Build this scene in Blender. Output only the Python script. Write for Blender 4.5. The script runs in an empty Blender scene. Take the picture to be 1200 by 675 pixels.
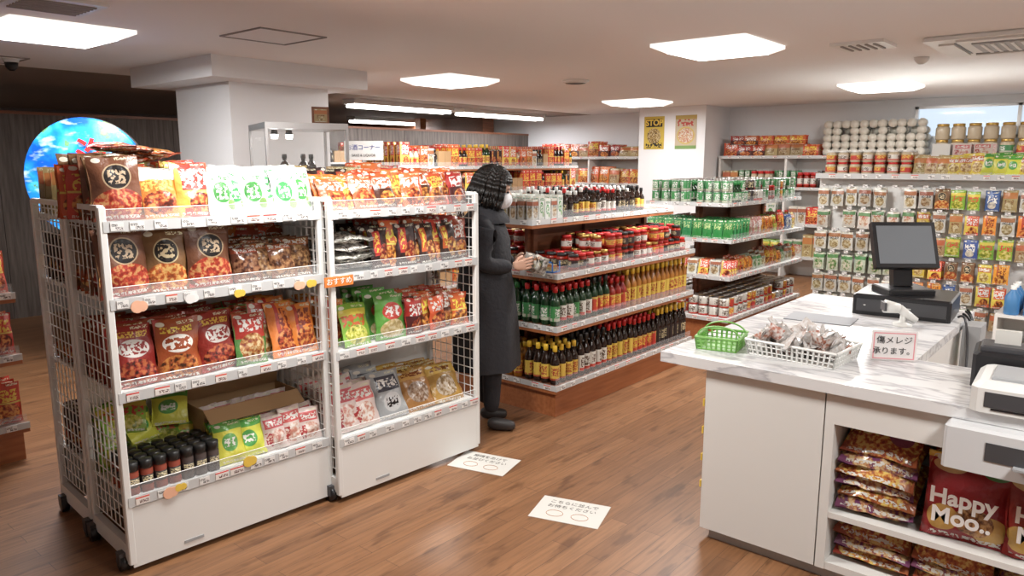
import bpy, math, random
from mathutils import Matrix, Vector
random.seed(11)
R=random.uniform
scene=bpy.context.scene

# ------------------------------------------------------------------ materials
def newmat(name):
    m=bpy.data.materials.new(name); m.use_nodes=True
    nt=m.node_tree; b=nt.nodes['Principled BSDF']
    return m,nt,b
def P(name,col,rough=.5,metal=0,es=0,ecol=None,alpha=1,trans=0,bump=0,bscale=200):
    m,nt,b=newmat(name)
    b.inputs['Base Color'].default_value=(*col,1)
    b.inputs['Roughness'].default_value=rough
    b.inputs['Metallic'].default_value=metal
    b.inputs['Alpha'].default_value=alpha
    b.inputs['Transmission Weight'].default_value=trans
    if es:
        b.inputs['Emission Color'].default_value=(*(ecol or col),1)
        b.inputs['Emission Strength'].default_value=es
    if bump:
        n=nt.nodes.new('ShaderNodeTexNoise'); n.inputs['Scale'].default_value=bscale
        tc=nt.nodes.new('ShaderNodeTexCoord'); nt.links.new(tc.outputs['Object'],n.inputs['Vector'])
        bp=nt.nodes.new('ShaderNodeBump'); bp.inputs['Strength'].default_value=bump; bp.inputs['Distance'].default_value=.01
        nt.links.new(n.outputs['Fac'],bp.inputs['Height']); nt.links.new(bp.outputs['Normal'],b.inputs['Normal'])
    return m
class NT:
    def __init__(s,nt): s.nt=nt
    def m(s,op,a,b=None,c=None):
        n=s.nt.nodes.new('ShaderNodeMath'); n.operation=op
        for i,x in enumerate((a,b,c)):
            if x is None: continue
            if isinstance(x,(int,float)): n.inputs[i].default_value=x
            else: s.nt.links.new(x,n.inputs[i])
        return n.outputs[0]
    def mix(s,f,a,b):
        n=s.nt.nodes.new('ShaderNodeMix'); n.data_type='RGBA'
        if isinstance(f,(int,float)): n.inputs[0].default_value=f
        else: s.nt.links.new(f,n.inputs[0])
        for i,x in ((6,a),(7,b)):
            if isinstance(x,tuple): n.inputs[i].default_value=(*x[:3],1)
            else: s.nt.links.new(x,n.inputs[i])
        return n.outputs[2]
    def ramp(s,f,stops):
        n=s.nt.nodes.new('ShaderNodeValToRGB'); e=n.color_ramp.elements
        e[0].position=stops[0][0]; e[0].color=(*stops[0][1],1)
        e[1].position=stops[-1][0]; e[1].color=(*stops[-1][1],1)
        for p,c in stops[1:-1]:
            q=e.new(p); q.color=(*c,1)
        s.nt.links.new(f,n.inputs[0]); return n.outputs[0]
    def noise(s,vec,scale,detail=2):
        n=s.nt.nodes.new('ShaderNodeTexNoise'); n.inputs['Scale'].default_value=scale; n.inputs['Detail'].default_value=detail
        s.nt.links.new(vec,n.inputs['Vector']); return n.outputs['Fac']
    def mapv(s,vec,sc):
        n=s.nt.nodes.new('ShaderNodeMapping'); n.inputs['Scale'].default_value=sc
        s.nt.links.new(vec,n.inputs['Vector']); return n.outputs[0]
def lab(name,base,layers=(),rough=.32,base2=None,vary=None):
    m,nt,b=newmat(name); k=NT(nt)
    isbag=name.endswith('_print')
    if vary is None: vary=1 if isbag else .35
    tc=nt.nodes.new('ShaderNodeTexCoord'); uv=tc.outputs['UV']; ob=tc.outputs['Object']
    g=nt.nodes.new('ShaderNodeNewGeometry'); r=g.outputs['Random Per Island']
    r2=k.m('FRACT',k.m('MULTIPLY',r,17.3)); r3=k.m('FRACT',k.m('MULTIPLY',r,53.7))
    sp=nt.nodes.new('ShaderNodeSeparateXYZ'); nt.links.new(uv,sp.inputs[0]); u0,v0=sp.outputs[0],sp.outputs[1]
    if isbag:
        u=k.m('ADD',u0,k.m('MULTIPLY',k.m('SUBTRACT',r2,.5),.07)); v=k.m('ADD',v0,k.m('MULTIPLY',k.m('SUBTRACT',r3,.5),.05))
    else: u,v=u0,v0
    if base2: col=k.mix(k.ramp(k.noise(ob,60),[(.42,(0,0,0)),(.58,(1,1,1))]),base,base2)
    else: col=k.mix(0,base,base)
    layers=list(layers)
    if isbag:
        layers+= [('t',.5,.045,.42,.025,(.7,.68,.62),16),('e',.16,.93,.09,.04,(.75,.7,.6)),('t',.72,.94,.2,.025,(.75,.7,.5),18)]
    av=nt.nodes.new('ShaderNodeVectorMath'); av.operation='ADD'; nt.links.new(uv,av.inputs[0])
    cx_=nt.nodes.new('ShaderNodeCombineXYZ'); nt.links.new(k.m('MULTIPLY',k.m('FLOOR',k.m('MULTIPLY',r,5)) if isbag else r,3.7),cx_.inputs[2]); nt.links.new(cx_.outputs[0],av.inputs[1])
    for L in layers:
        t,cx,cy,rx,ry,c=L[:6]
        if t in 'ef':
            a=k.m('DIVIDE',k.m('SUBTRACT',u,cx),rx); d=k.m('DIVIDE',k.m('SUBTRACT',v,cy),ry)
            mask=k.m('LESS_THAN',k.m('ADD',k.m('MULTIPLY',a,a),k.m('MULTIPLY',d,d)),1)
        else:
            mask=k.m('MULTIPLY',k.m('LESS_THAN',k.m('ABSOLUTE',k.m('SUBTRACT',u,cx)),rx),k.m('LESS_THAN',k.m('ABSOLUTE',k.m('SUBTRACT',v,cy)),ry))
        if t=='t':
            s=L[6] if len(L)>6 else 14
            nz=k.noise(k.mapv(av.outputs[0],(s,s*1.3,1)),1.6,1)
            mask=k.m('MULTIPLY',mask,k.m('GREATER_THAN',nz,.49))
        if t=='f':
            c=k.ramp(k.noise(ob,55,2),[(.36,L[5]),(.5,L[6]),(.6,L[7])])
        col=k.mix(mask,col,c)
    hs=nt.nodes.new('ShaderNodeHueSaturation'); nt.links.new(col,hs.inputs['Color'])
    nt.links.new(k.m('ADD',.499,k.m('MULTIPLY',r2,.03*vary)),hs.inputs['Hue'])
    nt.links.new(k.m('ADD',.88-.16*vary,k.m('MULTIPLY',r3,.34*vary)),hs.inputs['Value']); hs.inputs['Saturation'].default_value=.96
    nt.links.new(hs.outputs[0],b.inputs['Base Color'])
    b.inputs['Roughness'].default_value=rough
    if isbag:
        bp=nt.nodes.new('ShaderNodeBump'); bp.inputs['Strength'].default_value=.5; bp.inputs['Distance'].default_value=.008
        nt.links.new(k.noise(ob,38,2),bp.inputs['Height']); nt.links.new(bp.outputs['Normal'],b.inputs['Normal'])
    return m

WHITE=P('white_paint',(.74,.74,.72),.35)
WIRE=P('white_wire',(.8,.8,.78),.3)
RAIL=P('price_rail_plastic',(.55,.56,.56),.2)
BLACK=P('black_plastic',(.012,.012,.014),.35)
DGREY=P('dark_grey_plastic',(.06,.06,.065),.4)
GREY=P('grey_plastic',(.35,.36,.37),.4)
CHROME=P('brushed_aluminium',(.6,.6,.6),.3,1)
CLEAR=P('clear_acrylic',(.9,.93,.95),.05,alpha=.1)
TAG=lab('price_tag',(.85,.84,.82),[('t',.3,.68,.24,.16,(.05,.05,.05),9),('t',.65,.3,.3,.18,(.05,.03,.03),7)],.4)
TAGR=lab('price_tag_red',(.85,.8,.76),[('r',.5,.9,.5,.1,(.7,.05,.04)),('t',.6,.35,.35,.2,(.1,.02,.02),7)],.4)
ORANGE=P('orange_card',(.75,.22,.04),.5)
YEL=P('yellow_card',(.75,.52,.08),.5)
PEACH=P('peach_card',(.8,.45,.3),.6)
def woodmat(name,c1,c2,sc=(1,14,14),rough=.4):
    m,nt,b=newmat(name); k=NT(nt)
    tc=nt.nodes.new('ShaderNodeTexCoord')
    n=k.noise(k.mapv(tc.outputs['Object'],sc),3,5)
    nt.links.new(k.ramp(n,[(.3,c1),(.7,c2)]),b.inputs['Base Color']); b.inputs['Roughness'].default_value=rough
    return m
GWOOD=woodmat('orange_brown_wood',(.27,.085,.03),(.4,.145,.055))
DWOOD=woodmat('dark_shelf_wood',(.14,.05,.022),(.24,.085,.04))
CARD=P('cardboard',(.42,.26,.13),.8)

red=(.55,.02,.015); yel=(.8,.52,.06); grn=(.05,.27,.05); wht=(.8,.78,.74); blk=(.015,.012,.012); brn=(.2,.06,.025)
def food(cx,cy,rx,ry,a=(.1,.015,.008),b=(.46,.05,.012),c=(.72,.3,.07)): return ('f',cx,cy,rx,ry,a,b,c)
LB={}
LB['hotpot']=lab('hotpot_bag_print',(.19,.07,.035),[food(.5,.24,.5,.24,(.26,.015,.008),(.5,.035,.012),(.66,.33,.12)),('r',.5,.03,.5,.03,(.35,.02,.01)),('e',.5,.66,.29,.2,(.5,.36,.22)),('e',.5,.66,.26,.18,blk),('t',.5,.66,.18,.11,(.6,.45,.3),9)])
LB['dred']=lab('dark_red_bag_print',(.32,.014,.01),[('e',.5,.6,.34,.15,wht),('t',.5,.6,.28,.1,(.3,.01,.01),8),food(.5,.22,.44,.2,(.05,.01,.006),(.35,.02,.01),(.55,.14,.04)),('t',.5,.83,.36,.05,yel,12)])
LB['orangewhite']=lab('orange_white_print',(.78,.24,.03),[('r',.5,.88,.5,.12,wht),food(.5,.3,.42,.24),('t',.5,.66,.4,.12,(.75,.65,.15),8)])
LB['redyellow']=lab('red_yellow_print',(.68,.03,.02),[('r',.5,.3,.5,.16,(.8,.55,.08)),food(.6,.22,.32,.2),('t',.5,.68,.42,.18,wht,6),('r',.08,.5,.08,.5,(.75,.55,.1))])
LB['whitegreen']=lab('white_green_print',(.7,.73,.69),[('e',.45,.5,.3,.24,grn),('t',.45,.5,.2,.16,wht,7),('t',.5,.84,.35,.06,(.05,.2,.05),12),('e',.75,.22,.16,.12,(.2,.35,.1))])
LB['red']=lab('plain_red_print',(.58,.022,.015),[('t',.5,.68,.38,.15,yel,6),food(.5,.27,.42,.22),('r',.5,.5,.5,.02,(.7,.5,.1))])
LB['orangered']=lab('orange_red_print',(.7,.08,.015),[('t',.5,.7,.4,.14,wht,6),food(.5,.28,.44,.24)])
LB['reddark']=lab('red_dark_print',(.42,.015,.012),[('r',.5,.25,.5,.25,(.08,.01,.01)),('t',.5,.66,.38,.16,wht,6),food(.55,.24,.34,.2)])
LB['brownflat']=lab('dried_goods_bag_print',(.16,.05,.03),[food(.5,.4,.5,.4,(.05,.015,.01),(.17,.06,.03),(.3,.14,.07)),('r',.5,.88,.5,.08,(.4,.07,.03)),('t',.5,.88,.4,.05,wht,12)],.2)
LB['greendish']=lab('green_dish_print',(.1,.26,.06),[('r',.5,.75,.5,.25,(.5,.03,.02)),('t',.5,.76,.38,.12,wht,6),food(.5,.32,.42,.28,(.25,.03,.01),(.5,.22,.05),(.7,.55,.3))])
LB['orange']=lab('orange_print',(.8,.21,.02),[('r',.3,.5,.06,.5,(.5,.02,.01)),('t',.6,.68,.26,.2,(.25,.02,.01),6),food(.55,.28,.4,.22)])
LB['green']=lab('green_yellow_print',(.28,.45,.04),[('r',.5,.8,.5,.08,(.7,.5,.06)),('t',.5,.6,.42,.14,(.6,.03,.02),6),food(.5,.27,.4,.22,(.2,.22,.02),(.5,.45,.05),(.7,.6,.2))])
LB['green2']=lab('green_red_print',(.12,.36,.05),[('e',.5,.6,.34,.2,(.55,.03,.02)),('t',.5,.6,.26,.12,wht,6),food(.5,.22,.42,.2,(.4,.3,.1),(.6,.45,.2),(.75,.65,.4))])
LB['yellow']=lab('yellow_green_print',(.66,.62,.06),[('r',.5,.9,.5,.1,(.12,.35,.05)),('e',.45,.5,.28,.22,(.12,.36,.08)),('t',.45,.5,.2,.1,wht,7)])
LB['ybrown']=lab('yellow_brown_print',(.66,.46,.06),[('r',.5,.75,.5,.13,(.5,.1,.03)),('t',.5,.75,.4,.09,wht,7),food(.5,.35,.36,.24,(.25,.12,.04),(.5,.3,.1),(.7,.55,.3))])
LB['pinkwhite']=lab('pink_white_print',(.72,.58,.55),[('r',.5,.75,.4,.14,(.62,.1,.12)),('t',.5,.75,.34,.09,wht,7),('f',.5,.33,.36,.24,(.55,.2,.16),(.7,.5,.42),(.78,.72,.68)),('t',.2,.3,.12,.2,(.4,.03,.05),8)],vary=.4)
LB['silver']=lab('silver_black_print',(.42,.44,.45),[('r',.5,.72,.36,.16,(.06,.06,.08)),('t',.5,.72,.3,.1,wht,7),('e',.5,.32,.3,.2,(.6,.6,.6)),('t',.5,.32,.2,.1,blk,9)],.2,vary=.4)
LB['gold']=lab('golden_brown_print',(.44,.2,.05),[('r',.5,.85,.5,.12,(.62,.34,.08)),('f',.5,.4,.34,.26,(.2,.1,.05),(.4,.27,.18),(.52,.42,.35)),('t',.5,.86,.36,.06,(.2,.04,.01),9)],.22)
LB['clearbag']=lab('clear_noodle_bag_print',(.36,.34,.31),[('f',.5,.5,.5,.5,(.1,.09,.08),(.34,.31,.28),(.6,.58,.55)),('r',.5,.6,.22,.18,(.08,.1,.06)),('t',.5,.6,.18,.1,wht,9)],.12)
LB['blackred']=lab('black_red_print',(.04,.012,.012),[('r',.3,.6,.16,.3,(.55,.02,.015)),('t',.3,.62,.1,.24,yel,6),food(.66,.32,.3,.26,(.12,.01,.01),(.4,.03,.01),(.7,.35,.1))])
LB['cookie']=lab('cookie_bag_print',(.3,.014,.018),[('e',.22,.24,.2,.15,(.6,.34,.08)),('e',.78,.2,.22,.16,(.65,.4,.1)),('f',.6,.26,.24,.16,(.15,.06,.03),(.42,.2,.07),(.65,.38,.15)),('r',.5,.96,.5,.04,yel),('e',.25,.85,.22,.08,(.7,.45,.2)),('e',.8,.85,.16,.07,(.1,.25,.08))],.2,vary=.3)
LB['mix1']=lab('cookie_mix_print',(.35,.05,.03),[('f',.5,.5,.6,.6,(.25,.02,.02),(.5,.1,.03),(.72,.42,.12)),('e',.3,.5,.14,.2,(.7,.5,.25)),('e',.72,.45,.16,.22,(.3,.07,.15)),('t',.5,.75,.4,.14,wht,7)],.15)
LB['mix2']=lab('purple_cookie_mix_print',(.2,.06,.14),[('f',.5,.5,.6,.6,(.16,.04,.12),(.48,.2,.08),(.7,.5,.26)),('e',.3,.5,.16,.2,(.65,.3,.08)),('t',.5,.6,.4,.2,wht,6)],.15)
LB['peg1']=lab('white_brown_packet_print',(.62,.61,.56),[('f',.5,.35,.38,.26,(.25,.15,.07),(.42,.3,.17),(.6,.52,.38)),('r',.5,.78,.5,.1,(.36,.11,.06)),('t',.5,.62,.36,.07,(.1,.1,.1),9)],.3)
LB['peg2']=lab('white_pink_packet_print',(.65,.61,.56),[('f',.5,.4,.36,.26,(.45,.2,.13),(.6,.44,.33),(.68,.62,.54)),('r',.5,.8,.5,.1,(.13,.25,.1)),('t',.5,.66,.36,.06,(.4,.02,.02),9)],.3)
LB['peg3']=lab('green_white_packet_print',(.48,.54,.42),[('f',.5,.4,.38,.32,(.08,.2,.05),(.4,.42,.25),(.65,.6,.5)),('r',.5,.82,.5,.1,(.1,.25,.08))],.3)
LB['tan']=lab('tan_packet_print',(.42,.28,.14),[('r',.5,.75,.5,.14,(.5,.12,.05)),('t',.5,.4,.3,.15,(.2,.05,.02),8),('f',.5,.28,.3,.18,(.2,.1,.05),(.45,.3,.15),(.6,.5,.35))])
LB['bluepk']=lab('blue_packet_print',(.05,.13,.3),[('t',.5,.6,.35,.2,wht,6),('f',.5,.3,.3,.18,(.3,.3,.3),(.5,.45,.4),(.65,.6,.5))])
LB['pinkpk']=lab('pink_packet_print',(.5,.2,.2),[('t',.5,.6,.35,.2,wht,6),('f',.5,.3,.3,.18,(.4,.2,.1),(.5,.4,.3),(.65,.6,.5))])
LB['greenpk']=lab('green_packet_print',(.025,.22,.04),[('t',.5,.65,.35,.16,(.5,.6,.25),6)])
NOOD=P('white_noodle_wrap',(.66,.63,.55),.3,bump=.4,bscale=60)

GLS_B=P('dark_sauce_glass',(.018,.008,.005),.08)
GLS_G=P('green_bottle_glass',(.01,.035,.012),.08)
GLS_R=P('red_sauce_glass',(.24,.015,.006),.1)
GLS_Y=P('amber_oil_glass',(.36,.14,.02),.1)
GLS_W=P('clear_jar_glass',(.5,.42,.3),.08)
CAP_R=P('red_cap',(.5,.02,.02),.35); CAP_Y=P('yellow_cap',(.7,.45,.04),.35); CAP_K=P('black_cap',(.015,.015,.015),.3); CAP_G=P('green_cap',(.03,.2,.05),.35); CAP_W=P('white_cap',(.72,.72,.69),.35); CAP_AU=P('gold_cap',(.6,.4,.12),.3,.8)
L_Y=lab('yellow_label',(.72,.48,.07),[('t',.5,.55,.3,.3,(.35,.02,.01),6),('r',.5,.06,.5,.06,(.4,.05,.02))])
L_R=lab('red_label',(.55,.03,.02),[('t',.5,.55,.3,.3,yel,6),('r',.5,.92,.5,.06,(.6,.45,.1))])
L_W=lab('white_label',(.72,.7,.64),[('t',.5,.55,.3,.3,(.1,.05,.03),6),('r',.5,.1,.5,.1,red)])
L_G=lab('green_label',(.05,.24,.07),[('t',.5,.55,.3,.3,wht,6),('r',.5,.12,.5,.1,(.5,.5,.4))])
L_K=lab('black_label',(.03,.02,.02),[('t',.5,.55,.3,.3,(.6,.5,.3),6)])
SPICE=P('chili_powder',(.27,.055,.03),.6); SPICE2=P('pepper_powder',(.07,.05,.045),.6)

# ------------------------------------------------------------------ mesh builder
class MB:
    def __init__(s): s.v=[];s.f=[];s.mi=[];s.uv=[];s.sm=[];s.mats=[]; s.M=Matrix.Identity(4)
    def mat(s,m):
        if m not in s.mats: s.mats.append(m)
        return s.mats.index(m)
    def add(s,vs,fs,m,uvs=None,smooth=False,T=None):
        M=s.M@T if T is not None else s.M
        o=len(s.v); s.v+=[tuple(M@Vector(p)) for p in vs]
        for i,f in enumerate(fs):
            s.f.append(tuple(o+j for j in f))
            s.mi.append(s.mat(m[i] if isinstance(m,list) else m))
            s.uv.append(uvs[i] if uvs else [(0,0),(1,0),(1,1),(0,1)][:len(f)] if len(f)<=4 else [(.5,.5)]*len(f)); s.sm.append(smooth)
    def box(s,a,b,m,T=None,bev=0):
        x0,y0,z0=a;x1,y1,z1=b
        if bev<=0:
            vs=[(x0,y0,z0),(x1,y0,z0),(x1,y1,z0),(x0,y1,z0),(x0,y0,z1),(x1,y0,z1),(x1,y1,z1),(x0,y1,z1)]
            fs=[(0,1,5,4),(1,2,6,5),(2,3,7,6),(3,0,4,7),(4,5,6,7),(3,2,1,0)]
            s.add(vs,fs,m,None,False,T); return
        c=bev; r=[(x0+c,y0),(x1-c,y0),(x1,y0+c),(x1,y1-c),(x1-c,y1),(x0+c,y1),(x0,y1-c),(x0,y0+c)]
        cx,cy=(x0+x1)/2,(y0+y1)/2
        def ins(p): return (p[0]+(c if p[0]<cx else -c)*1.0,p[1]+(c if p[1]<cy else -c)*1.0)
        r2=[ins(p) for p in r]
        vs=[(*p,z0) for p in r]+[(*p,z1-c) for p in r]+[(*p,z1) for p in r2]
        fs=[];
        for i in range(8):
            j=(i+1)%8; fs.append((i,j,8+j,8+i)); fs.append((8+i,8+j,16+j,16+i))
        fs.append(tuple(range(16,24))); fs.append(tuple(range(7,-1,-1)))
        s.add(vs,fs,m,None,False,T)
    def tube(s,p,q,r,m,n=6,r2=None,smooth=None):
        p=Vector(p);q=Vector(q);d=(q-p); L=d.length
        if L<1e-6: return
        T=Matrix.Translation(p)@d.to_track_quat('Z','Y').to_matrix().to_4x4()
        r2=r if r2 is None else r2
        vs=[(r*math.cos(2*math.pi*i/n),r*math.sin(2*math.pi*i/n),0) for i in range(n)]+[(r2*math.cos(2*math.pi*i/n),r2*math.sin(2*math.pi*i/n),L) for i in range(n)]
        fs=[(i,(i+1)%n,n+(i+1)%n,n+i) for i in range(n)]+[tuple(range(n-1,-1,-1)),tuple(range(n,2*n))]
        s.add(vs,fs,m,None,(n>6) if smooth is None else smooth,T)
    def lathe(s,x,y,z,prof,n=10,rot=0,T=None):
        vs=[];fs=[];ms=[];uvs=[]
        for (r,h,_) in prof:
            for i in range(n):
                a=2*math.pi*i/n+rot; vs.append((x+r*math.cos(a),y+r*math.sin(a),z+h))
        for k in range(len(prof)-1):
            for i in range(n):
                j=(i+1)%n; fs.append((k*n+i,k*n+j,(k+1)*n+j,(k+1)*n+i)); ms.append(prof[k][2])
                u0=(2*i/n)%1; u1=u0+2/n; uvs.append([(u0,0),(u1,0),(u1,1),(u0,1)])
        fs.append(tuple(range((len(prof)-1)*n,len(prof)*n))); ms.append(prof[-2][2]); uvs.append([(.5,.02)]*n)
        s.add(vs,fs,ms,uvs,True,T)
    def bag(s,T,w,h,t,m,nu=7,nv=9):
        vs=[];fs=[];uvs=[]; ph=[R(0,6.28) for _ in range(4)]
        for side in (-1,1):
            for j in range(nv+1):
                v=j/nv
                for i in range(nu+1):
                    u=i/nu
                    p=(1-abs(2*u-1)**2.4)*(1-abs(2*v-1)**3.2)
                    wr=.09*t*math.sin(u*9+v*5+ph[0]+side)+.08*t*math.sin(v*13-u*4+ph[1])
                    wr+=(.05*t*math.sin(u*22+ph[2])*(1 if v<.2 or v>.8 else 0))
                    y=side*t/2*p**.75+wr
                    x=(u-.5)*w*(1-.05*(1-abs(2*v-1)**2))
                    z=v*h+.01*h*math.sin(u*6+ph[3])*v
                    vs.append((x,y,z))
        n1=(nu+1)*(nv+1)
        for sd in (0,1):
            for j in range(nv):
                for i in range(nu):
                    a=sd*n1+j*(nu+1)+i; q=(a,a+1,a+nu+2,a+nu+1)
                    uv=[(i/nu,j/nv),((i+1)/nu,j/nv),((i+1)/nu,(j+1)/nv),(i/nu,(j+1)/nv)]
                    if sd: q=q[::-1]; uv=uv[::-1]
                    fs.append(q); uvs.append(uv)
        s.add(vs,fs,m,uvs,True,T)
    def obj(s,name,loc=(0,0,0),rz=0,parent=None):
        me=bpy.data.meshes.new(name); me.from_pydata(s.v,[],s.f)
        for m in s.mats: me.materials.append(m)
        me.polygons.foreach_set('material_index',s.mi); me.polygons.foreach_set('use_smooth',s.sm)
        ul=me.uv_layers.new(name='UVMap'); flat=[]
        for i,u in enumerate(s.uv):
            for q in u: flat+= [q[0],q[1]]
        ul.data.foreach_set('uv',flat); me.update()
        o=bpy.data.objects.new(name,me); scene.collection.objects.link(o)
        o.location=loc; o.rotation_euler=(0,0,rz)
        if parent: o.parent=parent
        return o
def TR(x,y,z,rz=0,rx=0,ry=0):
    return Matrix.Translation((x,y,z))@Matrix.Rotation(rz,4,'Z')@Matrix.Rotation(ry,4,'Y')@Matrix.Rotation(rx,4,'X')
def text(name,body,size,M,mat,parent=None,align='CENTER',ext=.0005,bold=0):
    c=bpy.data.curves.new(name,'FONT'); c.body=body; c.size=size; c.align_x=align; c.align_y='CENTER'; c.extrude=ext; c.offset=bold; c.materials.append(mat)
    o=bpy.data.objects.new(name,c); scene.collection.objects.link(o)
    if parent: o.parent=parent
    o.matrix_local=M
    return o
FACE_NX=Matrix.Rotation(-math.pi/2,4,'Z')@Matrix.Rotation(math.pi/2,4,'X')
FACE_NY=Matrix.Rotation(math.pi/2,4,'X')

# ------------------------------------------------------------------ room shell
def simple(name,a,b,m):
    mb=MB(); mb.box(a,b,m); return mb.obj(name)
m,nt,b=newmat('wood_plank_floor'); k=NT(nt)
geo=nt.nodes.new('ShaderNodeNewGeometry'); pos=geo.outputs['Position']
br=nt.nodes.new('ShaderNodeTexBrick'); nt.links.new(pos,br.inputs['Vector'])
br.inputs['Scale'].default_value=1; br.inputs['Brick Width'].default_value=.9; br.inputs['Row Height'].default_value=.085
br.inputs['Mortar Size'].default_value=.001; br.inputs['Color1'].default_value=(0,0,0,1); br.inputs['Color2'].default_value=(1,1,1,1); br.inputs['Mortar'].default_value=(.5,.5,.5,1); br.offset=.37
tone=k.ramp(br.outputs['Color'],[(0,(.21,.098,.044)),(.5,(.25,.118,.053)),(1,(.29,.142,.066))])
g=k.noise(k.mapv(pos,(2,30,1)),2,6)
gr=k.ramp(g,[(.3,(.62,.6,.58)),(.6,(1,1,1))])
mu=nt.nodes.new('ShaderNodeMix'); mu.data_type='RGBA'; mu.blend_type='MULTIPLY'; mu.inputs[0].default_value=.8
nt.links.new(tone,mu.inputs[6]); nt.links.new(gr,mu.inputs[7])
kn=k.ramp(k.noise(k.mapv(pos,(2.5,9,1)),1.6,3),[(.34,(.4,.34,.3)),(.43,(1,1,1))])
mu2=nt.nodes.new('ShaderNodeMix'); mu2.data_type='RGBA'; mu2.blend_type='MULTIPLY'; mu2.inputs[0].default_value=.6
nt.links.new(mu.outputs[2],mu2.inputs[6]); nt.links.new(kn,mu2.inputs[7])
fin=k.mix(br.outputs['Fac'],mu2.outputs[2],(.07,.035,.02))
nt.links.new(fin,b.inputs['Base Color']); b.inputs['Roughness'].default_value=.42
FLOOR=m
simple('floor',(-3,-3,-.1),(10.8,13,0),FLOOR)
CEIL=P('ceiling_board',(.83,.82,.82),.9)
WALL=P('wall_plaster',(.8,.81,.83),.85)
DCEIL=P('dark_ceiling_board',(.24,.19,.16),.8)
DARKW=P('dark_wall_paint',(.16,.14,.13),.8)
simple('ceiling',(-3,-3,2.4),(10.8,7.4,2.5),CEIL)
simple('ceiling_dark_section',(-3,7.4,2.4),(10.8,13,2.5),DCEIL)
simple('wall_back',(-3.15,-3,0),(-3,13,2.5),WALL)
simple('wall_right',(-3,-3.15,0),(10.8,-3,2.5),WALL)
simple('wall_left',(-3,13,0),(10.8,13.15,2.5),DARKW)
mb=MB(); mb.box((10.8,-3,0),(10.95,-1,2.5),WALL); mb.box((10.8,-1,0),(10.95,2.4,1.9),WALL); mb.box((10.8,-1,2.3),(10.95,2.4,2.5),WALL); mb.box((10.8,2.4,0),(10.95,13,2.5),WALL); mb.obj('wall_front')
mb=MB()
for y in (-1,.1,1.25,2.36): mb.box((10.82,y,1.9),(10.88,y+.04,2.3),CHROME)
mb.box((10.82,-1,1.9),(10.88,2.4,1.93),CHROME); mb.box((10.82,-1,2.27),(10.88,2.4,2.3),CHROME)
mb.box((10.845,-1,1.93),(10.85,2.4,2.27),CLEAR); mb.obj('window_1')
PW=woodmat('grey_brown_panel_wood',(.07,.055,.048),(.15,.125,.11),(14,14,1),.6)
mb=MB()
x=-3
while x<10.7:
    mb.box((x,8.8,0),(min(x+.895,10.8),8.9,2.08),PW); x+=.9
mb.box((-3,8.79,2.08),(10.8,8.91,2.11),DWOOD); mb.obj('wall_partition')
simple('beam_dark_wood',(10.0,9.2,2.1),(10.3,12.9,2.4),DWOOD)
mb=MB()
for x in (2.2,6.5,9.6): mb.box((x,10.4,0),(x+.14,10.54,2.4),GWOOD)
mb.obj('wood_posts')
mb=MB(); mb.box((3.2,5.7,0),(4.15,6.6,2.24),WALL); mb.box((2.93,5.45,2.24),(4.4,6.85,2.4),WALL); mb.obj('pillar')
mb=MB(); mb.box((10.0,4.9,0),(10.8,5.98,2.4),WALL); mb.obj('pillar')
simple('baseboard_front',(10.78,-3,0),(10.8,4.9,.08),DWOOD)

# ceiling items
LEDM=P('led_diffuser',(1,.98,.95),.4,es=8,ecol=(1,.97,.93))
LEDE=P('led_diffuser_edge',(.85,.84,.82),.5,es=1.1,ecol=(1,.96,.9))
def led(x,y,en=58):
    mb=MB()
    a,c,zz=.34,.26,-.06
    vs=[(-a,-a,0),(a,-a,0),(a,a,0),(-a,a,0),(-a,-a,-.022),(a,-a,-.022),(a,a,-.022),(-a,a,-.022),(-c,-c,zz),(c,-c,zz),(c,c,zz),(-c,c,zz)]
    fs=[(i,4+i,4+(i+1)%4,(i+1)%4) for i in range(4)]+[(4+i,8+i,8+(i+1)%4,4+(i+1)%4) for i in range(4)]
    mb.add(vs,fs,LEDE); mb.add(vs[8:],[(3,2,1,0)],LEDM)
    o=mb.obj('ceiling_light_panel',(x,y,2.4))
    l=bpy.data.lights.new('lamp','AREA'); l.shape='SQUARE'; l.size=.52; l.energy=en; l.color=(1,.98,.95)
    lo=bpy.data.objects.new('lamp',l); scene.collection.objects.link(lo); lo.parent=o; lo.location=(0,0,-.065)
for x,y,e in ((1.8,5.2,58),(5.0,2.38,62),(5.3,5.3,60),(8.6,2.25,60),(8.8,5.3,34),(1.8,2.3,52),(1.8,-.7,52),(5.1,-.7,60),(8.6,-.7,60)): led(x,y,e)
def strip(x0,x1,y,en=45):
    mb=MB(); mb.box((x0,y-.12,2.34),(x1,y+.12,2.4),WHITE)
    for dy in (-.07,.07): mb.tube((x0+.03,y+dy,2.315),(x1-.03,y+dy,2.315),.022,LEDM,10)
    o=mb.obj('fluorescent_strip_light')
    l=bpy.data.lights.new('lamp','AREA'); l.shape='RECTANGLE'; l.size=x1-x0; l.size_y=.2; l.energy=en; l.color=(.95,.97,1)
    lo=bpy.data.objects.new('lamp',l); scene.collection.objects.link(lo); lo.parent=o; lo.location=((x0+x1)/2,y,2.28)
strip(6.1,7.9,7.95); strip(8.2,10.2,8.05); strip(8.4,10.0,10.9,30); strip(1.5,2.7,11.0,22)  # last strip is added out of view to brighten the space behind the partition
GAP=P('shadow_gap',(.3,.28,.27),.8)
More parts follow.
